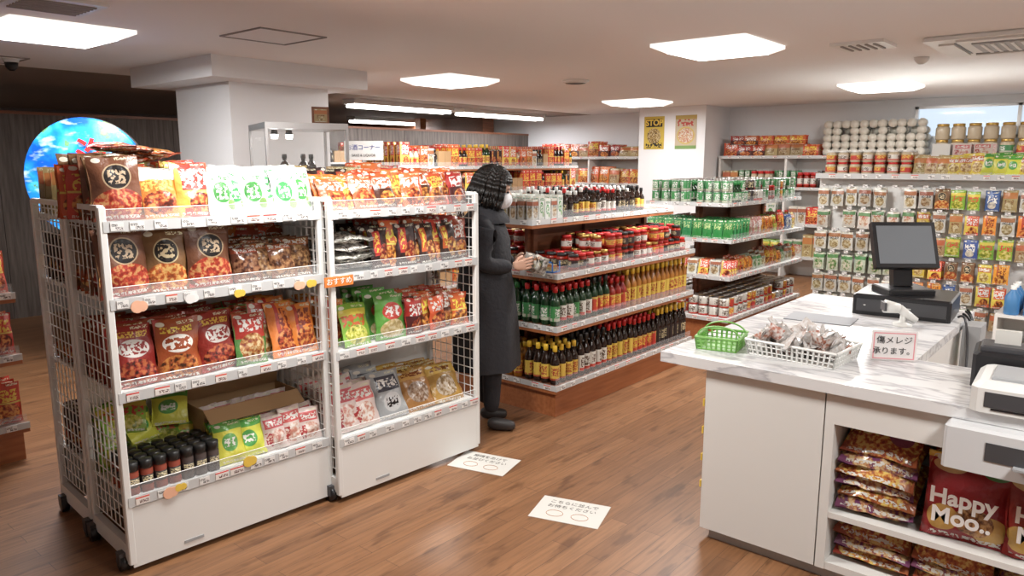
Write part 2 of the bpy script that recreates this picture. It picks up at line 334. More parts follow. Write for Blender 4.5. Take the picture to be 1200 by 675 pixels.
def hatch(name,x,y,sx,sy):
    mb=MB()
    for a,bb in (((-sx,-sy),(sx,-sy+.012)),((-sx,sy-.012),(sx,sy)),((-sx,-sy+.012),(-sx+.012,sy-.012)),((sx-.012,-sy+.012),(sx,sy-.012))):
        mb.box((a[0],a[1],-.008),(bb[0],bb[1],0),GAP)
    mb.box((-sx+.02,-sy+.02,-.004),(sx-.02,sy-.02,0),CEIL); mb.obj(name,(x,y,2.4))
hatch('ceiling_access_hatch',2.8,4.4,.24,.24)
hatch('ceiling_access_hatch',1.9,7.0,.24,.24)
def vent(x,y,s,sl,rim=.02):
    mb=MB(); mb.box((-s,-s,-.02),(s,s,0),WHITE)
    n=sl
    for i in range(n): 
        q=-s+.04+(2*s-.08)*(i+.5)/n; mb.box((-s+.04,q-.008,-.028),(s-.04,q+.008,-.02),GAP)
    mb.obj('ceiling_vent',(x,y,2.4))
vent(5.6,1.6,.17,5); vent(1.5,4.35,.2,7)
mb=MB(); mb.box((-.48,-.48,-.03),(.48,.48,0),WHITE,bev=.01); mb.box((-.24,-.24,-.04),(.24,.24,-.03),GREY)
for i in range(8): mb.box((-.22,-.21+i*.055,-.046),(.22,-.19+i*.055,-.04),WHITE)
for a in range(4):
    mb.M=Matrix.Rotation(a*math.pi/2,4,'Z'); mb.box((-.3,.33,-.042),(.3,.42,-.03),WHITE); mb.box((-.3,.315,-.033),(.3,.33,-.0295),DGREY)
mb.obj('cassette_air_conditioner',(6.05,.75,2.4))
mb=MB(); mb.lathe(0,0,-.03,[(.1,0,WHITE),(.13,.015,WHITE),(.14,.03,WHITE)],20); mb.lathe(0,0,-.034,[(.05,0,GAP),(.08,.004,GAP)],16); mb.obj('round_ceiling_vent',(6.2,4.45,2.4))
mb=MB(); mb.lathe(0,0,-.05,[(.02,0,WHITE),(.035,.01,WHITE),(.05,.03,WHITE),(.055,.05,WHITE)],16); mb.obj('smoke_detector',(6.6,1.45,2.4))
mb=MB(); mb.lathe(0,0,-.03,[(.05,0,WHITE),(.06,.03,WHITE)],16); mb.lathe(0,0,-.09,[(.02,0,BLACK),(.042,.02,BLACK),(.048,.06,BLACK)],16); mb.obj('security_camera',(2.05,6.9,2.4))

# ------------------------------------------------------------------ racks
def tags(mb,x0,x1,y,z,step=.075,ax='x'):
    x=x0+R(.015,.04)
    while x<x1-.06:
        w=R(.04,.06); mm=TAG if random.random()<.65 else TAGR
        if ax=='x': mb.box((x,y-.003,z-.015),(x+w,y,z+.015),mm)
        else: mb.box((y-.003,x,z-.015),(y,x+w,z+.015),mm)
        x+=step*R(.85,1.4)
LV=[.31,.73,1.09,1.38]
def rack(loc,rz):
    mb=MB(); L=.9
    for x in (0,L):
        for y in (.012,.405,.455,.848):
            mb.box((x-.014,y-.014,.04),(x+.014,y+.014,1.44),WHITE,bev=.004)
        for ya,yb in ((.012,.405),(.455,.848)):
            z=.16
            while z<1.44: mb.tube((x,ya,z),(x,yb,z),.0028,WIRE,4); z+=.052
            for i in range(1,8): y=ya+(yb-ya)*i/8; mb.tube((x,y,.16),(x,y,1.435),.0028,WIRE,4)
            mb.box((x-.014,ya,.05),(x+.014,yb,.12),WHITE); mb.box((x-.012,ya,1.425),(x+.012,yb,1.445),WHITE)
    mb.box((0,.426,.1),(L,.434,1.43),WHITE)
    for li,z in enumerate(LV):
        for s in (0,1):
            y0,y1=(.01,.42) if not s else (.44,.85)
            mb.box((.012,y0,z-.018),(L-.012,y1,z),WHITE)
            yf=0 if not s else .86
            a,bb=(yf-.004,yf+.012) if not s else (yf-.012,yf+.004)
            mb.box((.0,a,z-.034),(L,bb,z+.006),RAIL)
            yw=.006 if not s else .854
            mb.box((.015,yw-.001,z+.006),(L-.015,yw+.001,z+.05),CLEAR)
            mb.tube((.01,yw,z+.05),(L-.01,yw,z+.05),.0014,WIRE,4)
        tags(mb,0,L,-.004,z-.014)
    mb.box((.0,.0,.025),(L,.014,.272),WHITE); mb.box((0,.846,.025),(L,.86,.272),WHITE)
    for y in (.06,.40,.46,.80):
        for x in (-.02,L+.0):
            mb.tube((x-.014,y,.035),(x+.014,y,.035),.035,BLACK,14); mb.box((x-.018,y-.02,.03),(x+.018,y+.02,.08),DGREY)
    mb.box((.2,-.003,.05),(.28,0,.062),GREY)
    return mb.obj('wire_display_rack',loc,rz)
RZ=math.radians(-3.2)
r1=((1.09,2.88,0),RZ); r2=((2.0,2.765,0),RZ)
rack(*r1); rack(*r2)
def put(name,fr,fn):
    mb=MB(); fn(mb); return mb.obj(name,fr[0],fr[1])
def bags(mb,x,w,h,t,m,n=5,dy=.05,y0=.035,z=0,tilt=-.16,jit=1,lo=False):
    for i in range(n):
        mb.bag(TR(x+R(-.008,.008)*jit,y0+t/2+i*dy+R(-.004,.004),z+.002,R(-.12,.12)*jit,tilt+R(-.07,.07)*jit,R(-.05,.05)*jit),w,h*R(.95,1.04),t,m,*((4,5) if lo or i>2 else (7,9)))
def flat(mb,x,y,z,w,h,t,m,rz=0):
    mb.bag(TR(x,y,z+t/2,rz)@Matrix.Translation((0,-h/2,0))@Matrix.Rotation(-math.pi/2,4,'X'),w,h,t,m)
Z1,Z2,Z3,Z4=1.381,1.091,.731,.311
Bx=LB
def f(mb):
    bags(mb,.085,.18,.25,.055,Bx['hotpot'],7,.052,.03,Z1); bags(mb,.03,.16,.2,.045,Bx['red'],3,.05,.22,Z1,.02)
    for i in range(5): flat(mb,.2+R(-.06,.1),.26+R(-.03,.05),Z1+.215+i*.011,.17,.2,.035,Bx['hotpot' if i%2 else 'red'],R(-.7,.7))
put('hotpot_seasoning_bags',r1,f)
put('noodle_soup_packets',r1,lambda mb:bags(mb,.235,.155,.2,.045,Bx['orangewhite'],7,.052,.03,Z1,-.25))
def f(mb):
    bags(mb,.37,.155,.22,.045,Bx['redyellow'],7,.052,.03,Z1,-.25)
put('spicy_sauce_packets',r1,f)
def f(mb):
    for i in range(6): bags(mb,.475+i*.075,.13,.19+.012*(i%2),.04,Bx['whitegreen'],6,.055,.03+.012*(i%2),Z1,-.28)
put('green_logo_packets',r1,f)
def f(mb):
    bags(mb,.085,.19,.27,.055,Bx['hotpot'],6,.055,.03,Z2,-.08); bags(mb,.25,.17,.25,.055,Bx['hotpot'],6,.055,.04,Z2,-.1); bags(mb,.41,.19,.255,.055,Bx['hotpot'],5,.06,.03,Z2,-.12)
put('hotpot_seasoning_bags',r1,f)
def f(mb):
    for i,x in enumerate((.57,.66,.75,.835)): bags(mb,x,.13,.16+.015*(i%2),.05,Bx['brownflat'],4,.06,.03+.02*(i%2),Z2,-.3)
    for i in range(7): bags(mb,.56+.05*i,.13,.22,.04,Bx['orangered' if i%2 else 'reddark'],1,.05,.31,Z2)
put('dried_goods_bags',r1,f)
def f(mb):
    for x,h in ((.095,.25),(.265,.245),(.43,.24)): bags(mb,x,.178,h,.06,Bx['dred'],6,.055,.03,Z3,-.2)
put('chili_base_bags',r1,f)
put('dish_sauce_packets',r1,lambda mb:[bags(mb,.57,.15,.23,.045,Bx['greendish'],7,.05,.03,Z3,-.25),bags(mb,.655,.14,.24,.04,Bx['greendish'],5,.05,.08,Z3,-.25)])
put('orange_sauce_packets',r1,lambda mb:[bags(mb,.74,.135,.25,.045,Bx['orange'],7,.05,.03,Z3,-.28),bags(mb,.83,.13,.22,.045,Bx['orange'],7,.05,.03,Z3,-.28)])
def spice(mb,x,y,z,m,h=.13):
    mb.lathe(x,y,z,[(.023,0,m),(.025,.004,m),(.025,h*.7,m),(.023,h*.74,m),(.025,h*.75,CAP_K),(.025,h,CAP_K),(.022,h+.002,CAP_K)],12)
    mb.lathe(x,y,z+h*.25,[(.0255,0,L_K),(.0255,h*.3,L_K)],12)
def f(mb):
    for i in range(7):
        for j in range(4): spice(mb,.035+i*.054,.04+j*.054,Z4,SPICE if i<4 else SPICE2)
put('spice_jars',r1,f)
def f(mb):
    for i in range(18): 
        x=.08+R(0,.27); y=.3+R(-.03,.06); mb.bag(TR(x,y,Z4+.002+R(0,.01)+.05*(i%4),R(-.5,.5),-.6),.15,.15,.035,Bx['green' if i%3 else 'yellow'])
put('pickle_packets',r1,f)
def f(mb):
    for i,x in enumerate((.455,.55)): bags(mb,x,.125,.17,.045,Bx['yellow'],3,.045,.02+.015*i,Z4,-.35)
put('yellow_pickle_packets',r1,f)
def f(mb):
    for i,x in enumerate((.66,.75,.83)): bags(mb,x,.12,.16+.01*(i%2),.05,Bx['pinkwhite'],3,.045,.022+.01*(i%2),Z4,-.3)
put('pink_snack_packets',r1,f)
def f(mb):
    x0,x1,y0,y1,z0,z1=.4,.86,.2,.41,Z4,Z4+.21
    mb.box((x0,y0,z0),(x1,y0+.006,z1),CARD);mb.box((x0,y1-.006,z0),(x1,y1,z1),CARD);mb.box((x0,y0+.006,z0),(x0+.006,y1-.006,z1),CARD);mb.box((x1-.006,y0+.006,z0),(x1,y1-.006,z1),CARD);mb.box((x0,y0,z0),(x1,y1,z0+.005),CARD)
    mb.box((x0,0,0),(x1,.08,.005),CARD,T=TR(0,y0,z1-.002,0,math.radians(215)))
    mb.box((x0,0,0),(x1,.09,.005),CARD,T=TR(0,y1-.01,z1,0,math.radians(100)))
    for i in range(6): mb.bag(TR(x0+.06+i*.068,.3,z0+.03,R(-.2,.2)),.1,.17,.05,Bx['pinkwhite'],4,5)
put('open_cardboard_box',r1,f)
def f(mb):
    for i,x in enumerate((.05,.14,.23)): bags(mb,x+.02,.15,.17,.045,Bx['orangered'],6,.05,.03+.015*(i%2),Z1,-.5)
    for i,x in enumerate((.36,.44,.52,.6,.68,.76,.83)): bags(mb,x,.125,.175+.012*(i%2),.045,Bx[('reddark','red','orangered')[i%3]],6,.05,.03+.02*(i%2),Z1,-.32)
put('red_sauce_packets',r2,f)
def f(mb):
    for i in range(4): flat(mb,.14+R(-.01,.01),.17+R(-.02,.02),Z2+i*.04,.24,.26,.06,Bx['clearbag'],R(-.25,.25))
put('clear_noodle_bags',r2,f)
def f(mb):
    for i in range(8): bags(mb,.31+i*.075,.125,.2+.02*(i%2),.04,Bx[('blackred','red','blackred','reddark')[i%4]],6,.055,.03+.015*(i%2),Z2,-.15)
put('black_red_seasoning_packets',r2,f)
def f(mb):
    bags(mb,.075,.13,.22,.045,Bx['orange'],6,.05,.09,Z3,-.2); bags(mb,.16,.17,.2,.045,Bx['green'],6,.05,.03,Z3,-.32)
    bags(mb,.35,.19,.23,.05,Bx['green2'],6,.05,.03,Z3,-.2)
put('green_sauce_packets',r2,f)
def f(mb):
    for i,x in enumerate((.5,.58,.66,.74,.825)): bags(mb,x,.12,.18+.012*(i%2),.05,Bx[('reddark','red','orangered')[i%3]],6,.05,.03+.02*(i%2),Z3,-.12)
put('red_seasoning_packets',r2,f)
def f(mb):
    for x in (.09,.21): bags(mb,x,.17,.23,.065,Bx['pinkwhite'],4,.075,.03,Z4,-.4)
put('pink_snack_bags',r2,f)
put('silver_snack_bags',r2,lambda mb:bags(mb,.37,.18,.24,.065,Bx['silver'],4,.075,.03,Z4,-.4))
def f(mb):
    for x in (.55,.74): bags(mb,x,.21,.22,.065,Bx['gold'],4,.075,.03,Z4,-.65)
put('golden_bean_bags',r2,f)
def f(mb):
    for z in (Z4,Z3,Z2,Z1):
        x=.08
        while x<.85:
            mm=Bx[random.choice(['red','blackred','hotpot','dred','tan','orangered'])]; h=R(.17,.22)
            for kx in range(3): mb.bag(TR(x,.81-kx*.08,z+.002,math.pi+R(-.1,.1),-.12),.14,h,.05,mm,4,5)
            x+=.12
put('seasoning_bags',r1,f); put('seasoning_bags',r2,f)
mb=MB(); mb.box((-.05,-.012,1.045),(.1,-.006,1.09),ORANGE); o=mb.obj('shelf_promo_sign',r2[0],RZ)
text('label','おすすめ',.034,Matrix.Translation((.025,-.013,1.067))@FACE_NY,P('white_print',(.9,.9,.88),.5),o)
mb=MB()
for (x,z,mm,q) in ((.1,1.06,PEACH,.024),(.3,1.065,TAG,.02),(.5,1.06,YEL,.017),(.78,1.06,PEACH,.02),(.84,1.062,YEL,.018),(.16,.29,PEACH,.024),(.5,.32,YEL,.024),(.2,.3,YEL,.016)):
    mb.tube((x-.008,-.006,z),(x-.008,-.0095,z),q,mm,14,smooth=False); mb.tube((x+.01,-.006,z),(x+.01,-.009,z),q*.85,mm,14,smooth=False)
mb.obj('peach_stickers',r1[0],RZ)

# ------------------------------------------------------------------ gondolas
def bottle(mb,x,y,z,h=.28,r=.029,g=GLS_B,l=L_Y,c=CAP_R,n=9):
    p=[(r*.9,0,g),(r,.01,g),(r,h*.12,l),(r*1.01,h*.5,g),(r,h*.6,g),(r*.75,h*.68,g),(r*.42,h*.76,g),(r*.38,h*.84,c),(r*.5,h*.85,c),(r*.5,h*.99,c),(r*.4,h,c)]
    mb.lathe(x,y,z,p,n,R(0,6))
def jar(mb,x,y,z,h=.12,r=.038,g=GLS_R,l=L_R,c=CAP_R,n=10):
    p=[(r*.85,0,g),(r,.008,g),(r,h*.18,l),(r*1.01,h*.62,g),(r,h*.74,g),(r*.8,h*.82,g),(r*.86,h*.83,c),(r*.86,h*.98,c),(r*.8,h,c)]
    mb.lathe(x,y,z,p,n,R(0,6))
def can(mb,x,y,z,h=.11,r=.033,l=L_G,n=10):
    mb.lathe(x,y,z,[(r*.93,0,CHROME),(r,.004,l),(r,h*.95,CHROME),(r*.93,h,CHROME)],n,R(0,6))
def carton(mb,x,y,z,w,d,h,m): mb.box((x-w/2,y-d/2,z),(x+w/2,y+d/2,z+h),m)
def gondola(loc,L,W,levels,wood=True,name='wooden_gondola_shelf',basem=None,topin=.2,posts=DWOOD):
    mb=MB(); bm=basem or GWOOD; sm=DWOOD if wood else WHITE
    mb.box((.02,.02,0),(L-.02,W-.02,levels[0]-.03),bm)
    for i,z in enumerate(levels):
        a=topin if (i==len(levels)-1) else 0
        mb.box((.0,a,z-.03),(L,W-a,z),sm)
        if wood: mb.box((-.006,a-.006,z-.05),(L+.006,W-a+.006,z-.03),GWOOD)
        mb.box((-.008,a-.008,z-.03),(L+.008,a,z+.004),RAIL); mb.box((-.008,W-a,z-.03),(L+.008,W-a+.008,z+.004),RAIL)
        mb.box((-.008,a,z-.03),(0,W-a,z+.004),RAIL)
        tags(mb,0,L,a-.008,z-.013,.11); tags(mb,a,W-a,-.008,z-.013,.11,ax='y')
        mb.box((0,a+.002,z+.004),(L,a+.005,z+.05),CLEAR)
    H=levels[-1]
    mb.box((.25 if L>1.5 else .03,W/2-.012,levels[0]),(L-.02,W/2+.012,H-.03),posts)
    for x in ([.3,L/2,L-.06] if L>1.5 else [.1,L-.1]): mb.box((x-.02,W/2-.04,levels[0]),(x+.02,W/2+.04,H-.03),posts)
    return mb.obj(name,loc)
GA=(3.6,2.7,0); LVA=[.207,.587,.92,1.24]
gondola(GA,1.8,.9,LVA)
def rowfn(mb,x0,x1,step,ys,fn):
    x=x0
    while x<=x1:
        for y in ys: fn(mb,x+R(-.003,.003),y+R(-.003,.003))
        x+=step
def f(mb):
    z=.207
    def g(mb,x,y):
        if x<.3: bottle(mb,x,y,z,.25,.031,GLS_B,L_Y,CAP_Y)
        elif x<.6: bottle(mb,x,y,z,.28,.031,GLS_B,L_W,CAP_K)
        elif x<.95: bottle(mb,x,y,z,.29,.03,GLS_B,L_Y,CAP_R)
        elif x<1.3: bottle(mb,x,y,z,.27,.03,GLS_B,L_R,CAP_R)
        else: bottle(mb,x,y,z,.29,.03,GLS_B,L_K,CAP_Y)
    rowfn(mb,.05,1.76,.068,(.05,.12,.19,.26),g)
    rowfn(mb,.05,.22,.07,(.35,.42,.5,.58,.66,.74,.82),lambda m,x,y:bottle(m,x,y,z,.22,.033,GLS_Y if y<.5 else GLS_B,L_Y,CAP_Y))
    rowfn(mb,.3,1.76,.07,(.7,.78,.85),lambda m,x,y:bottle(m,x,y,z,.27,.03,GLS_B,L_R,CAP_R))
put('soy_sauce_bottles',(GA,0),f)
def f(mb):
    z=.587
    def g(mb,x,y):
        if x<.42: bottle(mb,x,y,z,.25,.033,GLS_G,L_W if int(x*10)%2 else L_G,CAP_R)
        elif x<.62: bottle(mb,x,y,z,.26,.031,GLS_G,L_R,CAP_K)
        elif x<.85: bottle(mb,x,y,z,.23,.034,GLS_R,L_R,CAP_R)
        else: bottle(mb,x,y,z,.27,.031,GLS_Y,L_Y,CAP_Y)
    rowfn(mb,.05,1.76,.07,(.05,.125,.2,.275),g)
    rowfn(mb,.05,.2,.075,(.36,.44,.52,.6,.68,.76,.84),lambda m,x,y:bottle(m,x,y,z,.25,.033,GLS_G,L_G,CAP_G))
    rowfn(mb,.3,1.76,.075,(.7,.78,.85),lambda m,x,y:bottle(m,x,y,z,.24,.033,GLS_Y,L_W,CAP_Y))
put('vinegar_bottles',(GA,0),f)
def f(mb):
    z=.92
    def g(mb,x,y):
        c=[CAP_R,CAP_K,CAP_R,CAP_AU][int(x*6)%4]; l=[L_R,L_K,L_W][int(x*5)%3] if x>.4 else L_K
        n=2 if x>.4 else 1
        for q in range(n):
            if q==0 or random.random()<.75: jar(mb,x,y,z+q*.1,.1,.038,GLS_R,l,c)
    rowfn(mb,.25,1.76,.084,(.06,.15,.24,.33),g)
    rowfn(mb,.3,1.76,.084,(.6,.7,.8),g)
put('chili_sauce_jars',(GA,0),f)
def f(mb):
    z=1.24
    def g(mb,x,y):
        if x<.38: carton(mb,x,y,z,.055,.05,.13+.02*(int(x*12)%2),LB['whitegreen' if int(x*15)%3 else 'peg1'])
        elif x<1.45: bottle(mb,x,y,z,.17+.02*(int(x*9)%2),.026,GLS_B,[L_W,L_K,L_Y][int(x*4)%3],[CAP_K,CAP_R,CAP_W][int(x*5)%3],8)
    rowfn(mb,.05,1.4,.066,(.24,.31,.38,.45,.52,.59,.66),g)
put('cooking_sauce_bottles',(GA,0),f)
mb=MB(); mb.box((.0,0,0),(.08,.12,.006),P('blue_plastic',(.03,.13,.4),.4)); BLU=mb.mats[0]
mb.box((.0,0,0),(.006,.006,.07),BLU);mb.box((0,.114,0),(.006,.12,.07),BLU);mb.box((.074,0,0),(.08,.006,.07),BLU);mb.box((.074,.114,0),(.08,.12,.07),BLU);mb.box((0,0,.06),(.006,.12,.07),BLU)
mb.box((.02,.01,.006),(.06,.11,.05),LB['tan'])
mb.obj('blue_plastic_tray',(3.63,2.76,.921))

def fillshelf(mb,x0,x1,ys,z,kinds,start=None):
    x=x0; i=random.randrange(len(kinds)) if start is None else start; done=False
    while not done:
        kd=kinds[i%len(kinds)]; i+=1; n=random.choice((1,2,2,3))
        w=kd[1]; hv=R(.88,1.08)
        for q in range(n):
            if x+w>x1: done=True; break
            for y in ys:
                if kd[0]=='bag': mb.bag(TR(x+w/2,y,z+.002,R(-.15,.15),-.1+R(-.08,.08)),w*1.1,kd[2]*hv,.05,kd[3],4,5)
                elif kd[0]=='box': carton(mb,x+w/2,y,z,w*.95,.06,kd[2]*hv,kd[3])
                elif kd[0]=='jar': jar(mb,x+w/2,y,z,kd[2]*hv,w*.46,kd[3],kd[4],kd[5],8)
                elif kd[0]=='bot': bottle(mb,x+w/2,y,z,kd[2]*hv,w*.46,kd[3],kd[4],kd[5],8)
                elif kd[0]=='can':
                    for s in range(2 if y>ys[0]+.01 or random.random()<.7 else 1): can(mb,x+w/2,y,z+s*kd[2],kd[2],w*.46,kd[3],8)
            x+=w
GB=(6.2,2.75,0)
gondola(GB,1.8,.9,LVA,wood=False,basem=GWOOD,name='white_gondola_shelf',topin=.05)
KC=[('can',.07,.1,L_G),('bot',.065,.19,GLS_G,L_G,CAP_G),('can',.07,.1,L_G),('can',.07,.1,L_K),('can',.07,.1,L_W),('can',.07,.1,L_G),('jar',.075,.15,GLS_R,L_W,CAP_R),('can',.07,.1,L_G),('can',.07,.09,L_R)]
put('canned_food',(GB,0),lambda mb:(fillshelf(mb,.03,1.77,(.1,.18,.26,.34,.5,.6,.7,.8),1.24,KC,0)))
def f(mb):
    z=.92
    for x in (.06,.13,.2,.27,.34,.41):
        for y in (.06,.16,.26,.36,.46,.56,.66,.76,.84): mb.bag(TR(x,y,z+.002,-math.pi/2+R(-.1,.1),-.1),.095,.17,.03,LB['greenpk'],4,5)
    fillshelf(mb,.5,1.77,(.06,.12,.18,.8),z,[('bag',.1,.18,LB['green']),('bag',.1,.17,LB['red']),('bag',.1,.17,LB['bluepk']),('bag',.1,.18,LB['ybrown']),('bag',.1,.17,LB['pinkpk']),('bag',.1,.17,LB['orange'])])
put('seaweed_packets',(GB,0),f)
def f(mb):
    z=.587
    for y in (.06,.17,.28,.39,.5,.61,.72,.83):
        for x in (.05,.11,.17): mb.bag(TR(x,y,z+.002,-math.pi/2,-.2),.1,.14,.03,LB['peg1' if int(y*9)%2 else 'redyellow'],4,5)
    fillshelf(mb,.25,1.77,(.06,.12,.18,.8),z,[('bag',.1,.15,LB['peg1']),('bag',.1,.17,LB['red']),('bag',.1,.14,LB['orange']),('bag',.1,.15,LB['peg3'])])
put('noodle_packets',(GB,0),f)
put('round_food_tins',(GB,0),lambda mb:fillshelf(mb,.03,1.77,(.07,.17,.27,.37,.5,.62,.74,.84),.207,[('can',.1,.09,L_W),('can',.1,.09,L_R)]))
GC=(6.8,.5,0)
mb=MB(); L,W=1.9,1.75
mb.box((.1,.02,0),(L,W-.02,.15),GWOOD); mb.box((.1,.0,.15),(.13,W,1.47),WHITE); mb.box((-.02,0,1.47),(L,W,1.5),WHITE); mb.box((-.03,0,1.46),(-.02,W,1.505),RAIL); tags(mb,0,W,-.03,1.483,.11,'y')
mb.box((-.02,0,.15),(.1,W,.17),WHITE)
for z in (.62,.95,1.25): mb.box((.13,0,z-.02),(L,W,z),WHITE); mb.box((.13,-.008,z-.03),(L,0,z+.01),RAIL)
rows=[1.40,1.21,1.02,.83,.64,.45]
for z in rows:
    for i in range(15): y=.07+i*.115; mb.tube((.1,y,z),(-.02,y,z+.005),.003,CHROME,5); mb.box((-.024,y-.018,z-.012),(-.02,y+.018,z+.012),TAG)
mb.obj('peg_display_gondola',GC)
def f(mb):
    for ri,z in enumerate(rows):
        for i in range(15):
            y=.07+i*.115
            kx=(['peg1','peg2','peg1','peg3','peg1','peg2'][ri%6] if i>7 else random.choice(['ybrown','tan','peg3','peg1','green','hotpot','tan','bluepk','orange','redyellow']))
            if random.random()<.05: continue
            for q in range(random.choice((1,2,3))): mb.bag(TR(.0+q*.03,y+R(-.006,.006),z-.17+R(-.008,.004),-math.pi/2+R(-.15,.15),R(-.05,.05)),R(.09,.107),R(.145,.165),.028,LB[kx],4,5)
put('hanging_snack_packets',(GC,0),f)
def f(mb):
    z=1.5
    for i in range(12): 
        y=.06+i*.08
        for x in (.03,.09,.15): mb.bag(TR(x,y,z+.002,-math.pi/2+R(-.2,.2),-.15),.11,.16*R(.85,1.1),.04,LB[('ybrown','yellow','ybrown','tan')[i//3]],4,5)
    for y in (.55,.7,.85): carton(mb,.38,y,z,.2,.13,.15,LB['tan'] if y<.6 else CAP_W); carton(mb,.38,y,z+.15,.2,.13,.1,LB['pinkwhite'] if y<.8 else CAP_W)
    for y in (1.05,1.15,1.25,1.35,1.45,1.55,1.65):
        for x in (.05,.15,.25):
            for s in (0,1): jar(mb,x,y,z+s*.1,.1,.045,GLS_W,(L_R,L_W)[int(y*10)%2],(CAP_R,CAP_W)[s],8)
put('boxed_snacks',(GC,0),f)
def f(mb):
    for z in (.3,.62,.95): fillshelf(mb,.2,1.85,(.06,.14,.22),z,[('bag',.12,.2,LB['tan']),('bag',.12,.2,LB['bluepk']),('bag',.12,.2,LB['green']),('bag',.12,.2,LB['peg2'])])
put('snack_packets',(GC,0),f)
mb=MB(); 
for z in (.08,.5): mb.box((.0,.02,z),(.38,1.0,z+.02),WHITE)
mb.box((0,0,0),(.4,.02,.52),WHITE); mb.box((0,1.0,0),(.4,1.02,.52),WHITE); mb.box((.38,.02,0),(.4,1.0,.52),WHITE); mb.obj('low_white_shelf',(6.25,-.27,0))
BLB=P('blue_detergent_plastic',(.06,.2,.42),.35)
def f(mb):
    for i in range(8):
        for j in range(3): 
            mb.lathe(.07+j*.12,.09+i*.12,.521,[(.045,0,BLB),(.05,.01,BLB),(.05,.13,BLB),(.02,.17,BLB),(.02,.18,CAP_W),(.02,.21,CAP_W)],10)
            jar(mb,.07+j*.12,.09+i*.12,.101,.2,.05,GLS_W,L_G,CAP_W)
put('blue_detergent_bottles',((6.25,-.27,0),0),f)

def wallshelf(y0,y1,x0=10.38,levels=(.3,.75,1.25,1.68),top=1.72):
    mb=MB(); mb.box((.38,0,0),(.4,y1-y0,top),WHITE)
    for z in levels:
        mb.box((0,0,z-.025),(.38,y1-y0,z),WHITE); mb.box((-.01,0,z-.03),(0,y1-y0,z+.01),RAIL); tags(mb,0,y1-y0,-.01,z-.01,.15,'y')
    n=int((y1-y0)/.9)
    for i in range(n+1): y=(y1-y0-.03)*i/n; mb.box((.001,y,0),(.379,y+.03,levels[-1]-.026),WHITE)
    return mb.obj('wall_shelving_unit',(x0,y0,0))
wallshelf(-1.0,4.85); wallshelf(6.02,8.3)
def wfill(mb,y0,y1,z,kinds,deep=3):
    mb.M=Matrix.Translation((10.38,y1,0))@Matrix.Rotation(-math.pi/2,4,'Z')
    fillshelf(mb,0,y1-y0,[.06+.1*i for i in range(deep)],z,kinds)
    mb.M=Matrix.Identity(4)
bg=lambda n,w=.16,h=.22:('bag',w,h,LB[n])
def f(mb):
    wfill(mb,3.4,4.8,1.68,[bg('red',.2,.16),bg('orangered',.2,.2),bg('reddark',.2,.18),bg('tan',.18,.18)])
    wfill(mb,3.5,4.7,1.84,[bg('red',.22,.12),bg('tan',.22,.14),bg('reddark',.2,.13)],2)
put('red_snack_bags',((0,0,0),0),f)
def f(mb):
    wfill(mb,6.1,8.2,1.68,[bg('reddark',.2,.22),bg('tan',.2,.18),bg('red',.2,.26)])
    wfill(mb,6.1,8.2,1.25,[bg('red',.2,.26),bg('orangered',.2,.3),bg('tan',.2,.24)])
    wfill(mb,6.1,8.2,.75,[bg('hotpot',.2,.22),bg('redyellow',.2,.24)])
put('instant_noodle_bags',((0,0,0),0),f)
def f(mb):
    for i in range(11):
        y=2.22+.112*i
        for s in range(5):
            for x in (10.47,10.64): 
                if s<3 or random.random()<.8: mb.tube((x-.075,y+R(-.01,.01),1.735+s*.088),(x+.075,y+R(-.01,.01),1.735+s*.088),.052,NOOD,10,.05)
put('noodle_bundles',((0,0,0),0),f)
def f(mb):
    for i in range(11):
        y=.3+i*.17
        for s in (0,1): jar(mb,10.5,y,1.68+s*.19,.19,.078,GLS_W,(L_G,L_W,L_R)[i%3] if s==0 else GLS_W,CAP_AU,12)
put('glass_snack_jars',((0,0,0),0),f)
def f(mb):
    wfill(mb,-1,4.8,1.25,[('can',.09,.12,L_G),('jar',.09,.2,GLS_R,L_W,CAP_R),('can',.09,.12,L_K),('box',.12,.22,LB['tan']),('can',.09,.12,L_G),('jar',.1,.22,GLS_W,L_W,CAP_R),('can',.09,.12,L_G)])
    wfill(mb,-1,4.8,.75,[('jar',.09,.2,GLS_R,L_W,CAP_R),('box',.12,.26,LB['peg1']),bg('red'),('box',.14,.3,LB['whitegreen'])])
    wfill(mb,-1,4.8,.3,[('box',.14,.3,LB['tan']),bg('green'),bg('peg2')])
put('canned_and_boxed_food',((0,0,0),0),f)

GE=(4.9,6.0,0)
gondola(GE,3.6,.7,[.2,.55,.9,1.25,1.55],name='rear_gondola_shelf',topin=.05)
KE=[('bot',.075,.24,GLS_B,L_R,CAP_R),('box',.12,.22,LB['red']),('bot',.075,.24,GLS_G,L_Y,CAP_Y),('box',.1,.2,LB['blackred']),('box',.14,.26,LB['redyellow']),('bot',.075,.22,GLS_W,L_R,CAP_R),('box',.12,.24,LB['orangered']),('box',.09,.2,LB['peg1']),('bot',.07,.2,GLS_B,L_K,CAP_K),('box',.1,.16,CARD),('box',.13,.26,LB['red'])]
def f(mb):
    for z in (.2,.55,.9,1.25): fillshelf(mb,.03,3.57,(.07,.16,.25,.55),z,KE)
    fillshelf(mb,.4,3.57,(.1,.2,.3,.4,.5,.6),1.55,KE)
put('liquor_bottles',(GE,0),f)
mb=MB()
for z in (.3,.75,1.2,1.6): mb.box((0,0,z-.025),(5.2,.38,z),WHITE)
for i in range(6): mb.box((i*1.034,0.001,0),(i*1.034+.03,.379,1.574),WHITE)
mb.obj('liquor_wall_shelf',(4.9,8.4,0))
def f(mb):
    for z in (.3,.75,1.2,1.6): fillshelf(mb,.05,5.1,(.08,.2),z,KE)
put('liquor_boxes',((4.9,8.4,0),0),f)
INKB=P('navy_print',(.02,.05,.3),.5); INKR=P('red_print',(.6,.02,.02),.5,es=.15); INKK=P('black_print',(.02,.02,.02),.5)
